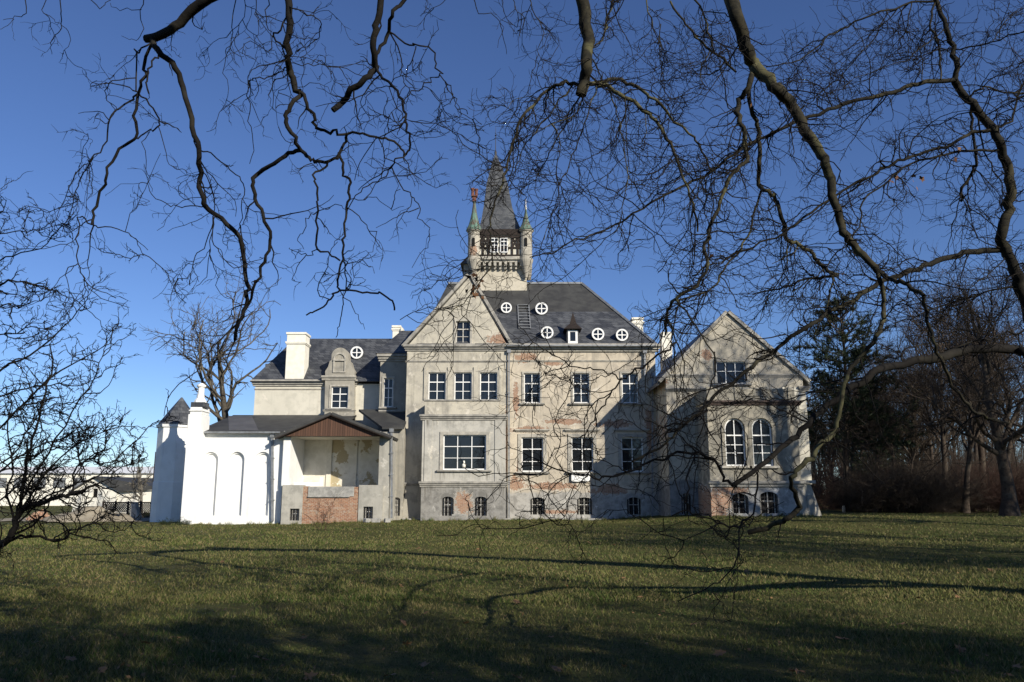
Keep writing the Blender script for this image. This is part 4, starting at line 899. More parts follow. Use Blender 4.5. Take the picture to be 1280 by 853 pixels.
# ---- thicket and shrubs at the wood's foot
def shrub(seed, H, rad, n0=60, tw=10, r=.012):
    rng = R_(seed); T = Tubes(); a = rng.random(n0)*2*np.pi; q = rad*.45*np.sqrt(rng.random(n0)); S = np.stack([q*np.cos(a), q*np.sin(a), np.zeros(n0)-.05], 1)
    D = np.stack([np.cos(a)*(.2+rng.random(n0)*.9), np.sin(a)*(.2+rng.random(n0)*.9), np.ones(n0)], 1)
    P, R = grow(rng, S, D, H*(.6+.55*rng.random(n0)), np.full(n0, r), np.full(n0, r*.4), 7, .12, (0, 0, -.05), .05); T.add(P, R, 3)
    n1 = n0*tw; S, D, _, pl = spawn(rng, P, R, n1, .1, 1, .3, 1.0, .6, .1); P, R = grow(rng, S, D, pl*.16+pl*.28*rng.random(n1), np.full(n1, r*.55), np.full(n1, r*.3), 4, .2, (0, 0, -.02), .05); T.add(P, R, 3)
    n2 = n1*4; S, D, _, pl = spawn(rng, P, R, n2, .1, 1, .3, 1.1, .6, .1); P, R = grow(rng, S, D, pl*.3+pl*.5*rng.random(n2), np.full(n2, r*.4), np.full(n2, r*.25), 3, .2, (0, 0, 0), .05); T.add(P, R, 3)
    return T
SH = {}
def shrub_thing(name, key, fn, loc, label, mat, rz=0, sc=(1, 1, 1), group='leafless shrubs at the edge of the wood'):
    if key not in SH:
        o = fn().build(name, M[mat]); SH[key] = o
    else:
        o = SH[key].copy(); COL.objects.link(o)
    o.location = loc; o.rotation_euler = (0, 0, rz); o.scale = sc; return tag(o, label, 'shrub', group)
sh = [(1036, 66, 'red', (1.0, 1.0, .95), 'reddish leafless shrub right beside the palace corner'),
      (1056, 70, 'red', (1.1, 1, 1.0), 'reddish shrub at the foot of the pine'),
      (1080, 60, 'dark', (.9, .9, .62), 'low dark shrub at the left end of the thicket'),
      (1104, 57, 'dark', (1.15, 1, .95), 'dark dense shrub in the left half of the thicket'),
      (1135, 56, 'dark', (1.2, 1.1, 1.05), 'biggest dark shrub in the middle of the thicket'),
      (1168, 57, 'dark', (1.1, 1, .85), 'dark shrub in the right half of the thicket'),
      (1120, 66, 'dark', (1.3, 1, 1.3), 'tall dark shrub behind the middle of the thicket'),
      (1160, 68, 'dark', (1.3, 1, 1.3), 'tall dark shrub behind the right half of the thicket'),
      (1196, 62, 'dark', (1.1, 1, 1.0), 'dark shrub behind the leaning trunk'),
      (1235, 58, 'red', (1.1, 1, 1.1), 'reddish shrub left of the thick grey trunk'),
      (1212, 66, 'red', (1.2, 1, 1.1), 'reddish shrub between the leaning trunk and the grey trunk'),
      (1275, 56, 'red', (1.2, 1, 1.1), 'reddish shrub at the right edge of the picture'),
      (1090, 80, 'red', (1.6, 1, 1.3), 'tall reddish shrub far behind the pine trunk'),
      (1250, 74, 'dark', (1.5, 1, 1.5), 'tall dark shrub behind the thick grey trunk'),
      (1185, 82, 'dark', (1.7, 1, 1.9), 'tall dark shrub deep in the wood'),
      (1300, 70, 'dark', (1.6, 1, 1.6), 'tall dark shrub deep in the wood at the right edge')]
for i, (px, Y, k, sc, lab) in enumerate(sh):
    X = Xp(px, 645, Y); fn = (lambda: shrub(51, 3.0, 2.2, 110, 9)) if k == 'red' else (lambda: shrub(52, 3.2, 2.5, 150, 12))
    shrub_thing('leafless_shrub', k, fn, (X, Y, float(gz(X, Y))), lab, 'redtwig' if k == 'red' else 'brownbark', i*1.3, sc)
# the far wood that reads as one mass
rng = R_(61); T = Tubes(); N = 620
X = 18+rng.random(N)*90; Y = 100+rng.random(N)*40; keep = X > .36*Y; X, Y = X[keep], Y[keep]; N = len(X)
S = np.stack([X, Y, gz(X, Y)], 1); P, R = grow(rng, S, np.stack([rng.normal(size=N)*.12, rng.normal(size=N)*.1, np.ones(N)], 1), 8+7*rng.random(N), np.full(N, .13), np.full(N, .03), 8, .06); T.add(P, R, 4)
n1 = N*14; S, D, _, pl = spawn(rng, P, R, n1, .12, 1, .4, 1.1, .5, .1); P, R = grow(rng, S, D, 1+pl*.22*rng.random(n1), np.full(n1, .035), np.full(n1, .015), 5, .2); T.add(P, R, 3)
n2 = n1*5; S, D, _, pl = spawn(rng, P, R, n2, .1, 1, .4, 1.1, .5, .1); P, R = grow(rng, S, D, .4+pl*.45*rng.random(n2), np.full(n2, .014), np.full(n2, .010), 3, .2); T.add(P, R, 3)
tag(T.build('far_wood', M['brownbark']), kind='stuff')
# ------------------------------------------------------------------ the plane trees whose branches hang into the view
def catmull(Pt, sub, rng=None, jit=0.0):
    Pt = np.asarray(Pt, float); n = len(Pt); Q = np.concatenate([[2*Pt[0]-Pt[1]], Pt, [2*Pt[-1]-Pt[-2]]]); out = []
    for i in range(n-1):
        p0, p1, p2, p3 = Q[i:i+4]
        for k in range(sub):
            t = k/sub; out.append(.5*((2*p1)+(-p0+p2)*t+(2*p0-5*p1+4*p2-p3)*t*t+(-p0+3*p1-3*p2+p3)*t**3))
    out.append(Pt[-1]); out = np.array(out)
    if rng is not None and jit: out[1:-1] += rng.normal(size=(len(out)-2, out.shape[1]))*jit
    return out
class HangingTree:
    """limbs are drawn as bends (photo column, row), each at its own distance, thickness in pixels there; a limb without a distance springs from the nearest one before it"""
    def __init__(s, seed): s.rng = R_(seed); s.segs = []; s.items = []; s.rows = []
    def limb(s, pts, w0, w1, d0=None, d1=None, limb=False, sub=3, snap=True, jit=.011):
        pts = [tuple(p) for p in pts]
        if d0 is None:
            best = None
            for q in s.segs:
                dd = np.hypot(q[0]-pts[0][0], q[1]-pts[0][1]); i = int(dd.argmin())
                if best is None or dd[i] < best[0]: best = (dd[i], q[0][i], q[1][i], q[2][i])
            d0 = best[2+1]
            if snap and best[0] < 14: pts = [(best[1], best[2])]+pts[1:]
        if d1 is None: d1 = d0 + s.rng.normal()*.5
        a = np.array(pts, float); seg = np.concatenate([[0], np.cumsum(np.hypot(*np.diff(a, axis=0).T))]); t = seg/seg[-1]
        dep = d0+(d1-d0)*t
        wob = np.zeros(len(a)); wob[1:-1] = s.rng.normal(size=len(a)-2)*.06; dep = dep+wob
        full = catmull(np.column_stack([a, dep]), sub)
        s.segs.append((full[:, 0], full[:, 1], full[:, 2]))
        P = np.array([at3(x, y, d) for x, y, d in full]); P[1:-1] += s.rng.normal(size=(len(P)-2, 3))*jit
        tt = np.linspace(0, 1, len(P)); R = (w0+(w1-w0)*tt)*full[:, 2]/2000.0
        if w0 > 3: R[1:-1] *= 1+s.rng.normal(size=len(P)-2)*.035
        s.items.append((P, R, limb)); s.rows.append(a[:, 1].mean()); return P
    def finish(s, root, bark, levels, arms, trunk, twig_px=1.0, hang=-.03, name='limb', barks=None, lens=1.0, up=0.0, low=1e9):
        """arms: the part of the tree outside the view that carries the limbs; trunk: its bole"""
        W = Tubes(); P, R = trunk; W.add(P[None], R[None], 12)
        tr = W.build('trunk', M[bark], root, root.location)
        cur = None; nb = -1; pick = lambda: M[(barks or {}).get(nb, bark)]
        for k, (P, R, big) in enumerate(s.items):
            if big:
                if cur is not None: cur.build(name, pick(), root, root.location)
                cur = Tubes(); nb += 1
                if arms and arms.get(k) is not None:
                    Pa, Ra = arms[k]; cur.add(Pa[None], Ra[None], 9)
            cur.add(P[None], R[None], 8 if R[0] > .02 else 5)
        cur.build(name, pick(), root, root.location)
        rs = lambda P, m: np.stack([np.interp(np.linspace(0, 1, m), np.linspace(0, 1, len(P)), P[:, c]) for c in range(P.shape[1])], 1)
        A = np.stack([rs(P, 24) for P, R, b in s.items]); B = np.stack([rs(R[:, None], 24)[:, 0] for P, R, b in s.items])
        bias = np.array([1.0 if R.mean() < .03 else .75 for P, R, b in s.items])*np.where(np.array(s.rows) > low, .38, 1.0)
        T = Tubes(); rng = s.rng; n1, n2, n3 = levels
        S, D, r, pl = spawn(rng, A, B, n1, .08, 1, .4, 1.3, .6, .0, bias); L = (.18+.85*rng.random(n1)**1.7)*lens
        P1, R1 = grow(rng, S, D, L, np.clip(r, .0045, .0085)*twig_px, np.full(n1, .0028)*twig_px, 9, .33, (0, 0, hang+up), .04); T.add(P1, R1, 4)
        S, D, r, pl = spawn(rng, P1, R1, n2, .15, 1, .4, 1.2, .6, .0); L = (.07+.34*rng.random(n2)**1.5)*lens
        P2, R2 = grow(rng, S, D, L, np.clip(r, .0028, .0044)*twig_px, np.full(n2, .0022)*twig_px, 6, .36, (0, 0, hang*.6+up), .05); T.add(P2, R2, 3)
        S, D, r, pl = spawn(rng, P2, R2, n3, .2, 1, .4, 1.1, .6, .0); L = (.03+.12*rng.random(n3))*lens
        P3, R3 = grow(rng, S, D, L, np.full(n3, .0026)*twig_px, np.full(n3, .0012)*twig_px, 3, .25, (0, 0, hang*.5), .05); T.add(P3, R3, 3)
        tw = T.build('twigs', M['twigbark' if bark != 'darkshadedbark' else 'darkshadedbark'], root, root.location); return P2

# -- tree on the left: three limbs arch over from a trunk behind the viewer's left shoulder
L = HangingTree(71); bl = L.limb
bl([(285,-14),(250,5),(225,28),(205,44),(182,49)], 15, 11, 7.6, 7.9, True)
bl([(188,52),(197,62),(214,80),(226,100),(236,135),(244,170),(249,195),(249,225),(255,250),(262,262),(283,280),(300,298),(306,330),(309,360),(309,376),(303,395),(297,405),(294,425)], 8, 4.5, None, 8.2)
bl([(186,55),(182,78),(180,95),(173,117),(168,145),(171,172),(155,182),(140,203),(132,225),(127,240),(118,265),(115,281)], 4.5, 3.5)
bl([(115,281),(105,272),(99,275),(97,300),(97,330),(103,345),(107,352),(118,362),(145,373)], 2, 1); bl([(115,281),(130,284),(155,288),(170,300),(185,313)], 1.8, .8); bl([(160,292),(172,305),(178,318),(168,328)], 1.2, .6); bl([(97,330),(86,336),(83,350),(86,368),(80,385)], 1.4, .7)
bl([(174,117),(160,125),(145,140),(136,150),(131,175),(120,195),(110,205),(103,222),(95,240),(90,262),(78,290)], 2.8, 1); bl([(110,205),(95,215),(86,235),(70,275)], 1.6, .8); bl([(137,148),(124,140),(98,142)], 1.5, .7); bl([(96,238),(96,250),(60,264),(36,252)], 1.3, .6); bl([(96,212),(88,230),(90,245),(98,256),(84,276)], 1.4, .7)
bl([(186,55),(175,65),(170,68),(170,115)], 2.4, 2); bl([(194,62),(194,73),(185,85),(183,100),(186,117)], 2.8, 2.2); bl([(170,102),(142,100),(131,113),(137,130),(145,140)], 1.6, 1)
bl([(175,120),(188,132),(198,150),(196,160),(187,165),(172,174)], 2.4, 2); bl([(198,150),(215,158),(227,166)], 1.3, .6); bl([(201,158),(205,185),(212,205),(222,208)], 1.3, .6); bl([(187,168),(180,190),(186,225),(190,240)], 1.2, .6)
bl([(250,188),(265,193),(283,208),(298,222),(306,235),(303,260),(300,290),(310,305)], 2, .9); bl([(256,258),(240,257),(220,259),(200,250),(188,240),(187,225),(180,205)], 1.6, .7)
bl([(262,262),(267,275),(262,290),(252,310),(243,330),(235,345),(222,350),(213,370),(210,380)], 1.6, .8); bl([(266,270),(265,300),(275,315),(290,330),(305,345)], 1.6, .8); bl([(256,205),(262,225),(267,250),(267,280),(262,312),(258,345),(245,358)], 1.6, .8); bl([(262,312),(268,335),(275,368),(292,374)], 1.2, .6)
bl([(294,405),(275,425),(262,440),(240,470),(215,490),(205,520)], 2, .9); bl([(294,425),(285,450),(275,475),(278,500)], 1.8, .9)
bl([(30,-6),(33,15),(20,22),(4,25)], 1.5, .7, 8.4, 8.4); bl([(75,-6),(77,20),(77,35),(68,45),(62,58),(65,68)], 1.6, .7, 8.2, 8.4); bl([(108,-6),(125,10),(132,3),(140,-3)], 1.4, .8, 8.2, 8.3); bl([(62,-5),(52,12),(66,25),(77,32)], 1.2, .7, 8.2, 8.3); bl([(180,-4),(176,20),(178,40),(170,50),(152,45)], 1.4, .6, 7.6, 7.8); bl([(176,10),(150,12),(138,4)], 1.1, .6); bl([(77,32),(88,45),(85,62),(75,66)], 1, .5)
bl([(357,-16),(360,10),(362,40),(360,65),(361,85),(367,98),(375,115)], 10, 8, 7.0, 7.3, True)
bl([(376,117),(365,132),(358,145),(360,158),(368,172),(376,188),(387,198),(395,202),(412,201),(420,195),(430,182),(434,168)], 6.5, 3.5)
bl([(412,201),(405,210),(392,218),(395,235),(397,255),(396,285),(396,312),(410,316),(425,326)], 3.2, 2.4)
bl([(376,188),(360,192),(345,205),(325,215),(315,227),(318,243),(325,262),(333,283),(338,300),(332,320),(325,340),(318,360),(311,378),(302,398),(295,412)], 6, 3.2)
bl([(377,118),(385,130),(390,143),(396,158),(405,163),(420,165),(434,167),(455,168),(475,173),(493,178),(505,190),(508,193)], 5, 2.6)
bl([(508,193),(495,198),(490,210),(480,220),(465,230),(450,240),(437,255),(431,275)], 2.2, 1.2); bl([(490,210),(500,230),(515,245),(523,255),(524,272),(536,285),(536,300),(530,312),(515,335)], 1.8, .7); bl([(523,258),(510,265),(490,275),(470,285)], 1.5, .7); bl([(490,205),(480,215),(462,225),(448,238)], 1.8, 1)
bl([(427,196),(428,210),(430,222),(437,233),(437,245),(434,260),(432,280),(430,300),(428,325),(422,345),(422,355),(425,363)], 3.8, 2.6)
bl([(425,363),(415,370),(405,380),(395,388),(383,394)], 2.6, 2); bl([(425,363),(445,364),(465,366),(480,370),(490,378),(493,388)], 2.6, 2.4); bl([(434,330),(432,350),(430,372),(428,392),(423,410),(420,422)], 1.8, 1); bl([(425,365),(440,385),(450,400),(456,412)], 1.3, .6); bl([(396,312),(385,318),(372,316),(362,310)], 1.4, .7); bl([(430,328),(440,328),(450,325),(462,332),(468,342)], 1.6, .7); bl([(440,328),(444,345),(456,350)], 1.1, .6)
bl([(430,258),(448,270),(460,285),(470,292),(466,310),(460,320)], 1.5, .7); bl([(436,250),(455,250),(470,245),(485,262),(505,258)], 1.3, .6); bl([(398,265),(385,272),(378,290),(372,300),(380,312)], 1.5, .7); bl([(400,260),(420,256),(432,262)], 1.3, .8)
bl([(353,10),(352,38),(340,43),(350,55),(357,62)], 2.6, 2.4); bl([(361,85),(350,90),(335,97),(320,97),(312,102),(310,120),(312,150),(318,180),(312,205)], 2, .9); bl([(368,8),(385,18),(400,25),(398,45),(390,55),(372,65)], 1.8, 1.1); bl([(364,79),(385,82),(405,83),(430,82),(450,78)], 1.4, .7); bl([(362,72),(380,73),(400,78),(425,85),(455,75)], 1.1, .6); bl([(360,70),(345,85),(340,105),(336,125),(345,140)], 1.3, .6); bl([(365,100),(350,115),(343,135),(350,165)], 1.1, .5); bl([(374,110),(395,105),(410,110),(425,130)], 1.1, .5)
bl([(320,-5),(318,20),(325,35),(318,60)], 1.4, .6, 7.4, 7.6); bl([(296,-5),(290,25),(292,50),(280,80),(285,110),(275,140)], 1.5, .6, 7.8, 8); bl([(335,-5),(333,25),(340,40)], 1.6, 1.2, 7.2, 7.2); bl([(305,-5),(302,30),(290,55),(300,85)], 1.2, .5, 7.7, 7.8)
bl([(478,-12),(474,15),(470,40),(466,60),(470,80),(468,88),(455,100),(440,115),(430,127),(416,138)], 9.5, 8, 6.6, 6.9, True)
bl([(518,-12),(500,5),(490,20),(487,40),(475,60),(471,68)], 6, 4.5, 6.6, 6.7)
bl([(490,42),(505,52),(520,58),(533,58),(542,67),(547,85),(550,94),(540,98),(528,108),(510,120),(506,130)], 2.6, 1.5); bl([(550,95),(560,105),(568,120),(575,140),(590,148),(602,156)], 1.6, .8); bl([(519,59),(514,75),(508,88),(511,100),(518,112)], 1.7, 1.2); bl([(550,110),(555,125),(552,140),(558,155)], 1.1, .6); bl([(528,108),(545,118),(552,135),(562,150)], 1.2, .6)
bl([(473,82),(480,97),(495,115),(505,130),(508,150),(510,170),(513,185),(508,193)], 4, 2.6); bl([(490,108),(470,110),(455,130),(440,150),(425,165)], 1.4, .6); bl([(508,150),(520,152),(545,150),(555,160)], 1.2, .6); bl([(498,118),(510,108),(530,112)], 1.2, .6); bl([(505,132),(490,140),(475,160)], 1.1, .5)
bl([(590,-6),(600,15),(620,22),(628,35),(622,60)], 1.5, .6, 8, 8.2); bl([(560,-4),(540,12),(525,20)], 1.1, .5, 8, 8.1)
base_l = (-4.6, -2.5, 0.0)
root = tag(empty('plane_tree', base_l), 'leafless plane tree whose near black limbs hang into the upper left of the view', 'tree', 'plane trees over the lawn')
rng = R_(72); tp = catmull([(-4.6,-2.5,-.3),(-4.5,-2.4,2.5),(-4.3,-2.0,5.5),(-4.0,-1.4,8.5),(-3.8,-1.0,11.5)], 5); trr = np.linspace(.52, .26, len(tp)); trr[0] *= 1.5
arms = {}
for k, (P, R, big) in enumerate(L.items):
    if big:
        q = P[0]; d = unit(P[0]-P[1]); h = {0: (-4.2,-1.8,6.8)}.get(k, (-3.95,-1.2,9.3) if k < 60 else (-3.85,-1.1,10.6))
        mid = q+d*1.8+np.array([0, -.8, .3]); pa = catmull([np.array(h), (np.array(h)+mid)/2+np.array([0,0,.8]), mid, q], 5); arms[k] = (pa, np.linspace(.17, R[0], len(pa)))
L.finish(root, 'darkshadedbark', (170, 620, 1000), arms, (tp, trr), 1.0, -.03, lens=.95)  # canopy shade on the left limbs is painted in as near black bark

# -- tree on the right: trunk just outside the right edge, limbs sweep across and down to the lawn
T = HangingTree(81); br = T.limb
br([(722,-14),(731,20),(735,50),(733,80),(730,100),(726,119)], 18, 15, 8.2, 8.3, True)
br([(727,105),(712,104),(700,104),(685,113),(672,125),(658,140),(648,158),(641,180),(634,205),(627,229),(620,250),(616,264),(611,283),(613,300),(616,330),(603,348),(585,372),(560,395)], 5, 1.2, None, 8.0)
br([(729,105),(745,105),(757,107),(775,117),(793,128),(810,142),(825,160),(838,180),(848,205),(857,228),(865,255),(872,290)], 7, 2.4)
br([(750,106),(765,98),(783,103),(805,113),(820,125),(838,148),(855,162),(870,178),(882,196)], 5.5, 2.6); br([(882,196),(890,215),(885,240),(878,265)], 2.2, 1)
br([(716,114),(700,125),(685,145),(670,165),(655,185),(645,210),(638,238)], 2.4, 1); br([(720,119),(712,140),(705,160),(690,185),(680,205),(668,225),(650,240)], 2.6, 1); br([(745,112),(738,135),(730,155),(722,180),(712,205),(700,235),(690,270),(680,300)], 2.2, .9); br([(760,110),(768,135),(775,155),(780,190),(785,220),(780,260),(770,290)], 2.2, .9); br([(778,123),(783,160),(785,200),(790,240)], 1.8, .9); br([(737,110),(725,130),(715,145),(690,155),(665,168)], 1.8, .9)
br([(738,75),(755,40),(760,20),(770,-6)], 2.6, 2.8); br([(744,72),(750,90),(752,100)], 1.8, 1.4); br([(690,150),(700,180),(695,215),(705,245)], 1.6, .8); br([(805,140),(808,165),(802,190)], 1.5, .8); br([(672,128),(660,120),(640,130),(625,145)], 1.3, .6)
br([(660,-5),(668,20),(680,40),(672,65),(680,80)], 1.6, .7, 8.4, 8.5); br([(640,-4),(645,15),(655,25),(648,50)], 1.3, .6, 8.4, 8.4)
br([(808,-8),(812,25),(822,50),(825,75),(830,95)], 2, .9, 8.8, 8.9)
br([(910,-14),(920,20),(930,50),(938,70),(943,84),(960,100),(975,115),(990,133),(1003,155),(1015,175),(1025,190),(1033,205),(1038,225),(1041,245),(1050,275),(1058,295),(1070,310),(1085,325),(1097,340)], 20, 8.5, 8.6, 8.4, True)
br([(1097,340),(1110,348),(1125,352),(1140,360),(1155,370)], 6.5, 5); br([(1155,370),(1160,400),(1166,425),(1172,440),(1185,470),(1205,500),(1220,517)], 4.8, 4, None, 8.2); br([(1220,517),(1240,524),(1261,529)], 3.8, 3)
br([(1097,340),(1102,360),(1105,380),(1103,400),(1095,420),(1082,440),(1068,455),(1060,475),(1052,498),(1047,525),(1041,543)], 6, 5.4, None, 8.0); br([(1041,543),(1020,562),(1002,582),(988,598)], 6.5, 6); br([(988,598),(993,615),(1000,634)], 5, 6); br([(1000,634),(988,646),(968,655),(935,666)], 7, 6)
br([(941,84),(935,110),(925,125),(922,140),(928,160),(932,182),(935,198)], 8, 5.5); br([(935,196),(925,207),(912,222),(905,240),(897,262),(886,290),(880,310),(885,330),(870,358),(845,374)], 5.2, 4.2); br([(845,374),(836,385),(834,400),(832,418)], 4.2, 3); br([(834,400),(845,425),(856,455),(850,490)], 2.4, 1.2); br([(845,374),(862,395),(872,412),(890,440),(895,465)], 2.8, 1.6)
br([(938,90),(937,125),(945,150),(948,175),(949,200),(950,230),(960,240),(970,250),(975,265),(982,290),(985,302),(1000,307),(1015,318),(1025,330),(1034,338),(1048,344)], 6, 5)
br([(1046,343),(1030,347),(1010,349),(990,355),(965,362),(940,368)], 4, 1.6); br([(1043,346),(1037,372),(1028,395),(1018,420)], 2.6, 1.2)
br([(950,235),(945,260),(938,290),(930,305),(915,325),(900,345),(890,360),(868,370),(845,376)], 3, 2.6); br([(1000,307),(985,320),(965,330)], 2, 1); br([(985,300),(980,340),(960,370),(950,400)], 1.8, .8)
br([(838,2),(853,25),(870,45),(888,62),(905,75),(920,90)], 3, 3.2); br([(863,-6),(880,15),(885,40),(893,65)], 2.8, 2.4); br([(880,15),(905,18),(918,25)], 1.8, 1.5); br([(888,65),(877,85),(883,110)], 2, 1.2); br([(826,30),(825,60),(828,80),(825,95)], 1.6, .8, 8.6, 8.6)
br([(1300,425),(1283,388),(1275,355),(1265,330),(1256,312),(1252,290),(1260,262),(1264,240),(1262,215),(1255,195),(1245,170),(1232,150),(1215,130),(1200,112),(1193,100)], 15, 9.5, 9.6, 9.2, True)
br([(1193,100),(1195,85),(1190,60),(1182,35),(1172,10),(1165,-14)], 8, 6, None, 9.3)
br([(1193,102),(1160,103),(1140,107),(1115,115),(1090,122),(1060,128),(1035,138),(1000,150),(975,162),(950,172),(930,185),(900,205),(880,220),(860,230),(830,243),(810,258),(790,268),(770,282),(745,292),(720,300),(690,315),(662,322)], 6.5, 1.4, None, 8.2)
br([(1255,312),(1230,314),(1205,317),(1180,323),(1155,332),(1130,342),(1110,350),(1085,362),(1060,378),(1040,388),(1015,405),(990,421),(965,440),(940,457),(920,474),(900,490),(880,510),(860,528),(840,545),(825,560),(790,577)], 8, 2.8, None, 8.0)
br([(1236,166),(1215,166),(1195,178),(1160,190),(1130,200),(1110,207),(1090,220),(1072,227),(1037,249),(1005,272),(980,290),(960,301),(925,314),(900,326),(880,336),(865,345)], 4.5, 1.8, None, 8.4)
br([(1243,188),(1215,189),(1190,192),(1165,198),(1150,200),(1122,215),(1107,230),(1077,254),(1077,275),(1065,297),(1040,325),(1020,345),(990,365)], 3.6, 1.4, None, 8.6)
br([(1168,0),(1163,30),(1170,50),(1175,70),(1176,100)], 3.2, 2.4); br([(1172,4),(1140,2),(1110,15),(1085,20),(1060,32),(1035,45),(1020,60),(1000,75),(980,80),(958,84)], 3.2, 1.5); br([(1108,16),(1100,35),(1085,60),(1060,85),(1040,105),(1015,125),(985,150)], 1.8, .9); br([(1135,3),(1134,30),(1136,55),(1133,75)], 1.8, 1); br([(1176,35),(1150,60),(1135,75),(1110,82),(1080,95),(1045,112)], 1.8, .9); br([(1155,103),(1153,75),(1150,65)], 1.6, 1)
br([(1212,126),(1225,112),(1235,110),(1260,117),(1284,116)], 2.8, 2.4); br([(1225,112),(1233,97),(1245,88),(1262,92)], 1.4, .8); br([(1230,150),(1245,158),(1263,152),(1270,130),(1284,98)], 2.8, 2.8); br([(1192,62),(1220,58),(1250,50),(1284,38)], 2.2, 1.8); br([(1236,55),(1250,35),(1265,20),(1284,15)], 1.4, 1); br([(1244,140),(1260,128),(1284,118)], 1.4, 1.2)
br([(1212,128),(1215,160),(1220,200),(1215,215),(1205,235),(1201,252)], 4, 3.6); br([(1222,140),(1228,180),(1238,205),(1250,230),(1258,255)], 2.4, 1.4); br([(1205,245),(1208,270),(1205,300)], 1.2, .6)
br([(1258,318),(1240,340),(1215,358),(1190,375)], 1.8, .8); br([(1274,352),(1240,364),(1210,372),(1190,378),(1150,394),(1118,405)], 2.6, 1.4)
br([(1300,450),(1283,440),(1270,437),(1240,435),(1210,438),(1180,445),(1150,450),(1120,457),(1100,463),(1085,472),(1062,485),(1050,495),(1035,507),(1010,530),(990,550),(965,570),(940,590),(915,607)], 13, 5.5, 9.3, 7.9, True)
br([(915,607),(905,595),(890,573),(865,566),(840,570),(805,582),(780,594),(755,596),(735,595),(712,592),(690,585),(668,573)], 4, 1.6, None, 7.4)
br([(1062,484),(1040,494),(1018,497),(1000,503),(985,518)], 2.2, 1.2); br([(1125,455),(1128,442),(1145,432),(1170,428),(1190,425)], 2.4, 1.4); br([(1128,445),(1118,448),(1105,442)], 1.6, .8); br([(1290,413),(1260,417),(1236,422),(1205,430),(1180,438)], 2.8, 2.2, 9.2, 9.0)
br([(1085,470),(1060,476),(1030,488),(1005,492),(985,500),(960,498),(930,500),(900,505)], 2.4, .9); br([(1062,484),(1066,510),(1085,540),(1098,550)], 1.6, .8)
br([(850,374),(838,420),(842,440),(846,470),(847,495),(848,512)], 2.0, 1.0, 8.2, 8.0)
br([(878,372),(870,395),(860,405),(850,425)], 1.6, .9); br([(893,440),(893,470),(887,490),(880,530),(870,560),(868,580)], 2.0, 1.2, 8.0, 7.8)
br([(845,428),(828,440),(808,455),(790,466),(778,475),(765,490),(755,505),(745,520),(737,535),(731,552)], 3, 1.4, 8.0, 7.6); br([(778,475),(765,468),(750,462),(730,459),(712,457),(702,452),(690,443),(672,431),(658,418),(646,404)], 2, .9); br([(765,490),(750,500),(735,515),(730,535),(726,550)], 1.8, .9); br([(712,457),(690,464),(676,468),(670,490),(668,520)], 1.4, .8); br([(702,592),(696,570),(700,545),(690,520),(680,505)], 1.3, .7); br([(735,595),(720,605),(712,620),(708,640),(698,655)], 1.4, .7); br([(690,583),(672,595),(660,592),(640,580)], 1.2, .6)
br([(946,590),(946,610),(940,640),(925,660),(920,700),(905,722),(882,737),(847,752)], 2.6, 1.3, 7.4, 6.9); br([(925,660),(905,655),(893,648),(870,646)], 2.8, 1.2); br([(900,652),(880,665),(850,678)], 1.6, .8); br([(882,737),(895,745),(915,745)], 1, .5); br([(921,690),(905,668),(893,658)], 1.2, .7); br([(925,660),(935,658),(942,645)], 1.6, 1.2)
br([(870,566),(862,590),(858,620),(860,640)], 1.8, 2.4); br([(805,582),(815,560),(835,550),(850,530)], 1.4, .7); br([(868,570),(855,590),(840,605),(820,615)], 1.4, .7); br([(840,645),(860,640),(885,645),(905,655)], 1.6, 1.4, 7.6, 7.4); br([(915,607),(930,585),(935,560),(925,540)], 1.4, .7)
br([(500,400),(525,388),(545,385),(565,392),(572,398)], 1.1, .7, 8.4, 8.2); br([(611,283),(600,300),(582,325),(565,345),(545,352)], 1.3, .6)
base_r = (11.3, 11.8, 0.0)
root = tag(empty('plane_tree', base_r), 'leafless plane tree whose mossy limbs sweep in from the right and droop to the lawn', 'tree', 'plane trees over the lawn')
tp = catmull([(11.3,11.8,-.3),(11.2,11.75,1.2),(11.0,11.6,2.6),(10.5,11.2,4.6),(9.6,10.2,7.0),(8.4,8.8,9.2),(6.6,7.2,11.2)], 5); trr = np.linspace(.58, .22, len(tp)); trr[0] *= 1.5
arms = {}; hubs = {'R1': (7.3,7.8,10.4), 'R2': (8.5,8.9,9.0), 'R3': (11.0,11.6,2.7), 'R4': (11.1,11.7,2.0)}; hk = iter(['R1', 'R2', 'R3', 'R4'])
for k, (P, R, big) in enumerate(T.items):
    if big:
        key = next(hk); h = np.array(hubs[key]); q = P[0]; d = unit(P[0]-P[1]); up = 1.0 if key in ('R1', 'R2') else .3
        mid = q+d*(1.4 if up == 1.0 else .8); pa = catmull([h, (h+mid)/2+np.array([0, 0, .5*up]), mid, q], 5); arms[k] = (pa, np.linspace(max(.16, R[0]*1.2), R[0], len(pa)))
tips = T.finish(root, 'planebark', (1150, 6000, 7600), arms, (tp, trr), 1.0, -.015, barks={2: 'halfshadedbark', 3: 'darkshadedbark'}, lens=1.2, low=425)  # third and fourth limbs get darker bark colour in place of shade
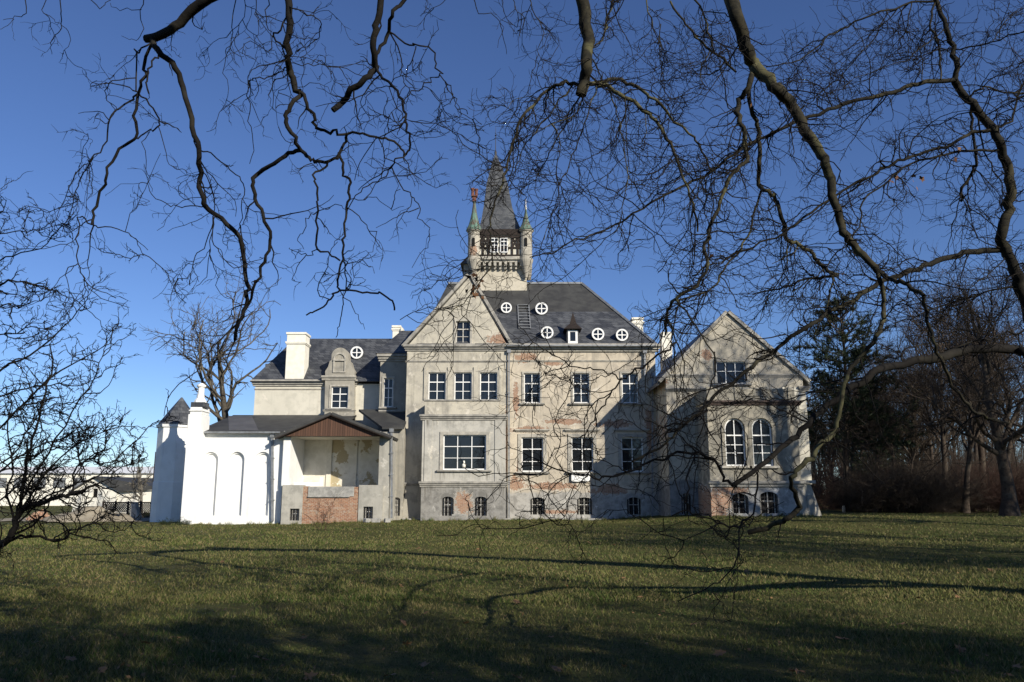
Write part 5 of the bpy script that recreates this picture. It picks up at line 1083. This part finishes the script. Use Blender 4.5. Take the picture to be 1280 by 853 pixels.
# a few dead leaves still hanging on
rng = R_(83); m = MB()
def leafverts(c, s, rng):
    a = unit(rng.normal(size=3)); b = unit(np.cross(a, rng.normal(size=3))); n_ = 9; out = []
    for k in range(n_):
        t = 2*math.pi*k/n_; r = s*(1.0 if k % 2 == 0 else .5); out.append(tuple(c+a*r*math.cos(t)+b*r*math.sin(t)*.8))
    return out
cl = [(x, y, 8.4, n_) for x, y, n_ in ((1150, 222, 4), (1128, 225, 3), (1142, 232, 3), (590, 362, 5), (597, 350, 4), (600, 375, 3), (585, 345, 3), (1195, 190, 2), (935, 130, 3), (1050, 345, 2), (930, 200, 2), (893, 325, 2), (968, 345, 2))]
for px, py, d, n_ in cl:
    for _ in range(n_):
        c = np.array(at3(px+rng.normal()*5, py+rng.normal()*5, d+rng.normal()*.08)); m.poly(leafverts(c, .028+.02*rng.random(), rng))
o = m.build('dead_leaves', M['deadleaf'], None, normals=False); o.parent = root; o.location = -Vector(base_r)

# -- the budding shrub at the left edge
S = HangingTree(91); bs = S.limb
bs([(-60,715),(-20,690),(0,681),(12,671),(20,651),(30,637),(50,629),(70,623),(90,617),(107,612),(120,605)], 11, 2.4, 9.6, 9.2, True)
bs([(120,605),(135,612),(155,622),(168,630)], 1.8, .9)
bs([(5,679),(26,671),(50,672),(76,677),(88,669),(104,661),(118,653),(131,645)], 4, 1.3); bs([(118,653),(135,664),(155,662),(165,655)], 1.4, .8); bs([(62,674),(50,655),(45,640)], 1.4, .7); bs([(95,665),(95,645),(100,630)], 1.3, .7)
bs([(18,655),(26,631),(30,600),(34,580),(40,550),(48,520),(58,490),(65,460),(62,430)], 4.5, 1.6, None, 10); bs([(10,673),(40,657),(54,643),(58,633),(70,610),(82,590)], 3, 1.3)
bs([(90,617),(92,594),(100,580),(115,574),(122,578),(140,576),(160,560),(185,536),(198,525)], 2.6, .9); bs([(100,580),(98,560),(105,540),(120,530)], 1.8, .8); bs([(122,578),(130,560),(140,545),(150,530)], 1.6, .8); bs([(140,576),(165,580),(180,570)], 1.3, .7); bs([(165,556),(166,580),(168,600)], 1.4, .8)
for pts, w, d in [([(-25,366),(0,357),(15,351),(40,355),(62,362),(85,372),(100,378)], 3, 9.8), ([(-25,335),(0,325),(25,316),(50,310),(70,290),(80,280)], 2.2, 10), ([(-25,296),(0,292),(25,290),(50,286),(82,279)], 1.8, 10), ([(-25,392),(0,384),(12,379),(22,384),(45,378),(60,372)], 2, 9.6),
    ([(-25,480),(10,458),(50,435),(90,398),(105,380)], 3.4, 9.6), ([(-25,560),(20,515),(60,475),(110,445),(132,432)], 3.4, 9.4), ([(-25,425),(10,418),(40,410),(70,412)], 2.2, 10.2), ([(-25,505),(20,490),(60,480),(100,482),(125,470)], 2.4, 9.8),
    ([(-25,615),(10,580),(45,560),(85,545),(110,520)], 3, 9.4), ([(-25,590),(15,570),(40,530),(60,510),(85,505)], 2.4, 9.9), ([(-25,268),(0,265),(8,250)], 1.8, 10), ([(-25,645),(5,620),(30,600),(70,585),(110,560)], 2.6, 9.2), ([(-25,530),(0,520),(30,522),(60,530),(90,520)], 2, 10.1)]:
    bs(pts, w, .9, d, d-.2)
bs([(20,651),(40,600),(70,550),(100,500),(122,462),(130,440)], 3, 1); bs([(22,650),(50,600),(90,560),(130,540),(150,520)], 2.8, .9); bs([(18,655),(60,620),(110,600),(150,585),(175,575)], 2.4, .9); bs([(15,660),(10,620),(15,580),(10,540),(15,500)], 3, 1.3)
base_s = (*[Xp(-75, 720, 9.8)], 9.8, 0.0)
root = tag(empty('budding_shrub', base_s), 'tall leafless shrub with budding twigs at the left edge of the lawn', 'shrub')
p0 = S.items[0][0][0]; tp = catmull([(base_s[0], 9.8, -.1), (base_s[0]+.03, 9.75, .2), tuple(p0)], 5); trr = np.linspace(.10, .055, len(tp))
# stems outside the frame that carry the side branches entering at its left edge
arms = None
hid = Tubes(); hub = np.array([base_s[0]-.05, 9.9, .15])
for P, R, big in S.items:
    q = P[0]
    if at(-12, 500, q[1])[0] > q[0]+.0 and not big:
        a = catmull([hub, (hub+q)/2+np.array([-.25, 0, .1]), q], 5); hid.add(a[None], np.linspace(.03, R[0], len(a))[None], 5)
hid.build('stem', M['darkshadedbark'], root, root.location)
S.finish(root, 'darkshadedbark', (380, 1600, 3400), arms, (tp, trr), 1.35, 0.0, name='stem', lens=.62, up=.07)
# ------------------------------------------------------------------ things far off on the left, and small things on the lawn
YH = 105
def g_(X, Y): return float(gz(X, Y))
# long white greenhouse-like hall
hx0, hx1 = Xp(-60, 600, 150), Xp(210, 600, 150); z0, z1, z2 = -.5, Zp(592, 150), Zp(582, 150)
h = tag(empty('white_hall', ((hx0+hx1)/2, 150, -.3)), 'long low white hall with a pale roof in the far left distance', 'building')
m = MB(); m.box(hx0, hx1, 150, 165, z0, z1); w = m.build('wall', M['cwhite'], h)
m = MB(); m.add([(hx0-.5, 149.5, z1), (hx1+.5, 149.5, z1), (hx1+.5, 157, z2), (hx0-.5, 157, z2), (hx0-.5, 165.5, z1), (hx1+.5, 165.5, z1)], [(0,1,2,3), (3,2,5,4), (0,3,4), (1,5,2)]); m.build('roof', M['frame'], h)
for i in range(11):
    x = hx0+(hx1-hx0)*(i+.5)/11; m = MB(); m.box(x-1.1, x+1.1, 149.9, 149.99, z1-2.6, z1-.8); m.build('window', M['zinc'], h)
# shed with the dark roof
YS = 92; sx0, sx1 = Xp(92, 620, YS), Xp(196, 620, YS); zs0, zs1 = -.6, Zp(613, YS); xr, zr = at(119, 598, YS)
s = tag(empty('shed', ((sx0+sx1)/2, YS, -.3)), 'small pale shed with a dark roof beyond the lattice fence', 'shed')
gx = Xp(146, 620, YS); ww = rect(Xp(116, 616, YS), Xp(122, 616, YS), Zp(622, YS), Zp(611, YS))
m = MB(); m.wall([(sx0, zs0), (gx, zs0), (gx, zs1), (xr, zr), (sx0, zs1)], [ww], YS, .3, .25); m.box(gx, sx1, YS+.2, YS+7, zs0, zs1); m.build('wall', M['cwhite'], s)
m = MB(); m.box(ww[0][0], ww[1][0], YS+.2, YS+.24, ww[0][1], ww[2][1]); m.build('window', M['dark'], s)
m = MB(); dpt = 9
m.slab([(gx+.3, YS-.3, zs1-.2), (xr, YS-.3, zr+.05), (Xp(196, 602, YS+dpt), YS+dpt, Zp(600, YS+dpt)), (sx1+.4, YS-.1, zs1+.1)], (0, 0, .18)); m.slab([(sx0-.4, YS-.3, zs1-.25), (xr, YS-.3, zr+.05), (xr, YS+dpt, zr+.05), (sx0-.4, YS+dpt, zs1-.25)], (0, 0, .18)); m.build('roof', M['tar'], s)
# lattice fence
YF = 62; f0, f1 = Xp(128, 640, YF), Xp(191, 640, YF); zf0, zf1 = g_(f0, YF)-.1, Zp(628.5, YF)
fe = tag(empty('lattice_fence', ((f0+f1)/2, YF, zf0)), 'dark diagonal lattice fence left of the white annex', 'fence')
m = MB(); n_ = 26
for i in range(-6, n_):
    x = f0+(f1-f0)*i/n_; hgt = zf1-zf0-.1
    for sgn in (1, -1):
        a, b = (x, zf0+.1), (x+hgt*.8, zf1-.02)
        if sgn < 0: a, b = (x+hgt*.8, zf0+.1), (x, zf1-.02)
        ts = []
        ax_, az_ = a; bx_, bz_ = b
        def clip(p, q):
            (x1, z1_), (x2, z2_) = p, q
            if x1 > x2: p, q = q, p; (x1, z1_), (x2, z2_) = p, q
            if x2 < f0 or x1 > f1: return None
            if x1 < f0: z1_ = z1_+(z2_-z1_)*(f0-x1)/(x2-x1); x1 = f0
            if x2 > f1: z2_ = z1_+(z2_-z1_)*(f1-x1)/(x2-x1); x2 = f1
            return (x1, z1_), (x2, z2_)
        c = clip(a, b)
        if c and abs(c[1][0]-c[0][0]) > .05: m.bar((c[0][0], YF+.02*sgn, c[0][1]), (c[1][0], YF+.02*sgn, c[1][1]), .055, .02)
m.build('lattice', M['timber'], fe)
m = MB(); m.box(f0, f1, YF-.04, YF+.04, zf1-.03, zf1+.05); m.build('rail', M['timber'], fe)
for t in (0, .25, .5, .75, 1):
    x = f0+(f1-f0)*t; m = MB(); m.box(x-.05, x+.05, YF-.05, YF+.05, zf0-.1, zf1+.12); m.build('post', M['timber'], fe)
# concrete block by the fence, pole, pollard
X = Xp(170, 642, 58); m = MB(); zb = g_(X, 58); m.add([(X-.30, 57.6, zb-.1), (X+.45, 57.6, zb-.1), (X+.45, 58.3, zb-.1), (X-.30, 58.3, zb-.1), (X-.27, 57.7, zb+1.25), (X+.0, 57.7, zb+1.25), (X+.0, 58.2, zb+1.25), (X-.27, 58.2, zb+1.25)], [(0,3,2,1), (4,5,6,7), (0,1,5,4), (1,2,6,5), (2,3,7,6), (3,0,4,7)])
tag(m.build('concrete_block', M['concrete'], bevel=.04), 'wedge of grey concrete standing before the lattice fence', 'concrete block')
X = Xp(189, 640, 66); m = MB(); m.lathe(X, 66, [(.11, g_(X, 66)-.2), (.08, Zp(565, 66))], 8); tag(m.build('pole', M['timber']), 'thin dark wooden pole left of the white end tower', 'pole')
rng = R_(95); W, Tw = bare_tree(rng, 5.2, .30, .16, 14, (9, 5, 2), fork=.1, twig_r=.012); X = Xp(176, 640, 70)
root = tag(empty('pollard_tree', (X, 70, g_(X, 70))), 'small bare tree with upright pale twigs beside the pole', 'tree'); W.build('trunk', M['greybark'], root); Tw.build('crown', M['greybark'], root)
# sandy heap and bricks
def heap(cx, cy, rx, ry, h, seed, n=30):
    rng = R_(seed); xs = np.linspace(-1, 1, n); XX, YY = np.meshgrid(xs, xs); r = np.sqrt(XX**2+YY**2)
    ph = rng.random(6)*6
    Z = h*np.clip(1-r, 0, 1)**.8*(1+.25*np.sin(XX*7+ph[0])*np.cos(YY*6+ph[1])+.12*np.sin(XX*17+ph[2]+YY*11))-.06
    V = np.stack([cx+XX*rx, cy+YY*ry, gz(cx+XX*rx, cy+YY*ry)+Z], -1).reshape(-1, 3); i = np.arange(n*n).reshape(n, n)
    return V, np.stack([i[:-1, :-1], i[:-1, 1:], i[1:, 1:], i[1:, :-1]], -1).reshape(-1, 4)
M['sand'] = simple('sandy_earth', (.33,.29,.22), (.24,.205,.15), 2.5, .95, .1, .6)
V, F = heap(Xp(112, 650, 57), 57, 3.4, 2.4, 1.05, 3); tag(np_mesh('sand_heap', V, F, M['sand']), 'low heap of pale sandy earth at the left edge of the lawn', 'earth heap')
x0_, x1_ = Xp(-40, 655, 57), Xp(190, 655, 57)
V, F = grid_mesh(np.linspace(x0_, x1_, 24), np.linspace(55.3, 74, 20), lambda a, b: gz(a, b)+.03+.03*np.sin(a*3)*np.cos(b*2.2)); tag(np_mesh('gravel_path', V, F, M['sand']), kind='structure')
rng = R_(5); k = 0
cc = (Xp(50, 646, 58), 58.2)
for i in range(34):
    a = rng.random()*6.28; r = rng.random()**.7; x = cc[0]+1.05*r*math.cos(a); y = cc[1]+.8*r*math.sin(a); zz = g_(x, y)+.10+.62*(1-r)*rng.random()**.5
    m = MB(); s_ = .5+rng.random()*.5; m.box(-.16*s_-.05, .16*s_+.05, -.1*s_-.02, .1*s_+.02, -.07*s_-.02, .07*s_+.02); o = m.build('brick_rubble', M['brick'], bevel=.012); o.location = (x, y, zz); o.rotation_euler = (rng.normal()*.3, rng.normal()*.3, rng.random()*3)
    tag(o, 'broken red brick lying in the rubble pile at the left edge of the lawn', 'brick', 'broken bricks of the rubble pile')
for i, (px, py, l) in enumerate(((140, 643, 1.1), (146, 646, .8), (132, 646, .9))):
    m = MB(); m.box(-l/2, l/2, -.09, .09, -.04, .04); o = m.build('plank', M['stone'], bevel=.01); X = Xp(px, py, 56.2); o.location = (X, 56.4+i*.2, g_(X, 56.4)+.62-.2*i*.3); o.rotation_euler = (0.1, .25-.2*i, .4*i)
    tag(o, ['pale plank on the right slope of the sandy heap, uppermost', 'short pale plank on the sandy heap beneath the longer one', 'pale plank on the crest of the sandy heap'][i], 'plank')
# sapling before the porch, a thin stake, a few shoots by the annex
shrub_thing('sapling', 'sap', lambda: shrub(101, 1.7, .5, 9, 5, .010), (Xp(423, 684, 43), 39, g_(-8, 39)), 'thin leafless sapling on the lawn before the brick porch', 'redtwig', 0, (1, 1, 1), None)
X = Xp(781, 682, 30); o = shrub(102, .62, .1, 3, 2, .006).build('stalk', M['greybark']); o.location = (X, 30, g_(X, 30)); tag(o, 'thin dry stalk standing alone in the middle of the lawn', 'plant stalk')
for i, (px, w) in enumerate(((212, .8), (232, .6))):
    o = shrub(110+i, .42, .5, 40, 5, .008).build('low_plant', M['needle']); X = Xp(px, 655, 49.6); o.location = (X, 49.3, g_(X, 49.3)); tag(o, ['low dark plant at the foot of the white end tower', 'low dark plant at the foot of the white buttress pier'][i], 'plant')
m = MB(); X = Xp(1055, 641, 58); zz = g_(X, 58); m.lathe(X, 58, [(.12, zz-.1), (.11, zz+.35), (.07, zz+.45)], 8); tag(m.build('boundary_stone', M['cwhite'], smooth=True), 'small pale stone post in the grass right of the palace', 'stone post')
for i, (px, l) in enumerate(((470, .5), (484, .35), (458, .3))):
    X = Xp(px, 653, 49.5); m = MB(); m.box(-l/2, l/2, -.16, .16, -.12, .14); o = m.build('stone_block', M['concrete'], bevel=.03); o.location = (X, 49.5, g_(X, 49.5)+.1); o.rotation_euler = (0, .05*i, .4*i); tag(o, ['largest grey stone block lying before the right porch pier', 'grey stone block lying at the foot of the porch drainpipe', 'smallest grey stone block below the porch cellar window'][i], 'stone block')
for i, (X, Y, k, sc) in enumerate(((10.5, -6, 'c', 1.0), (19, 12, 'c', 1.0), (16, -6, 'c', 1.0), (22, 14, 'b', 1.0), (6.0, -5.5, 'b', .9))):
    tree_thing('bare_tree', k, KIND[k], (X, Y, 0), 'bare park tree outside the right edge of the view', 'park trees beside and behind the viewer', 'brownbark', 'brownbark', i*2.1, sc)
# small scraps of leaf litter drifted over the lawn
rng = R_(17); N = 5200; Y = 7+46*rng.random(N)**1.3; X = (rng.random(N)*2-1)*(Y*.66+1)
keep = (np.sin(X*.6+1)*np.cos(Y*.45)+rng.normal(size=N)*.6 > .25) & (Y < 46); X, Y = X[keep], Y[keep]; N = len(X)
c = np.stack([X, Y, gz(X, Y)+.012+.03*rng.random(N)], -1); a = rng.normal(size=(N, 3)); a[:, 2] *= .4; a = unit(a); b = unit(np.cross(a, rng.normal(size=(N, 3))*.3+np.array([0, 0, 1.]))); s_ = (.010+.020*rng.random(N))[:, None]
V = np.stack([c+a*s_, c+b*s_*.7, c-a*s_, c-b*s_*.7], 1).reshape(-1, 3); tag(np_mesh('leaf_litter', V, np.arange(4*N).reshape(-1, 4), M['lawnleaf'], smooth=False), kind='stuff')
# fallen leaves on the near lawn
lm_ = []; rng = R_(7)
def leaf_mesh(s, seed):
    r = R_(seed); n_ = 13; V = [(0, 0, .012*s/.06)]
    for k in range(n_):
        t = 2*math.pi*k/n_; q = s*(1 if k % 2 == 0 else .55)*(.85+.3*r.random()); V.append((q*math.cos(t), q*math.sin(t)*.85, .35*s*r.random()))
    return V, [(0, 1+k, 1+(k+1) % n_) for k in range(n_)]
protos = []
for i in range(4):
    V, F = leaf_mesh(.048+.010*i, 200+i); m = MB(); m.add(V, F); protos.append(m)
first = {}
for i in range(70):
    Y = 7.7+22*rng.random()**1.8; X = (rng.random()*2-1)*Y*.64; k = int(rng.integers(4))
    if k not in first: o = protos[k].build('fallen_leaf', M['lawnleaf'], normals=False); first[k] = o
    else: o = first[k].copy(); COL.objects.link(o)
    o.location = (X, Y, g_(X, Y)+.03); o.rotation_euler = (rng.normal()*.35, rng.normal()*.35, rng.random()*6); s_ = .7+.6*rng.random(); o.scale = (s_, s_, s_)
    tag(o, 'curled dry brown leaf lying on the near lawn', 'leaf', 'fallen leaves on the near lawn')
# unseen evergreens added behind the viewer to shade the near lawn
for i, (X, Y, sc) in enumerate(((5.0, -3.6, .50), (8.6, -4.2, .54), (12.2, -3.8, .50), (15.6, -3.4, .50), (3.4, -8.5, .95))):
    r3 = tag(empty('pine_tree', (X, Y, 0), i*1.1), 'dark park pine standing behind the viewer', 'tree', 'park pines behind the viewer'); r3.scale = (sc, sc, sc)
    for ch in list(PINE[0].children):
        c = ch.copy(); COL.objects.link(c); c.parent = r3
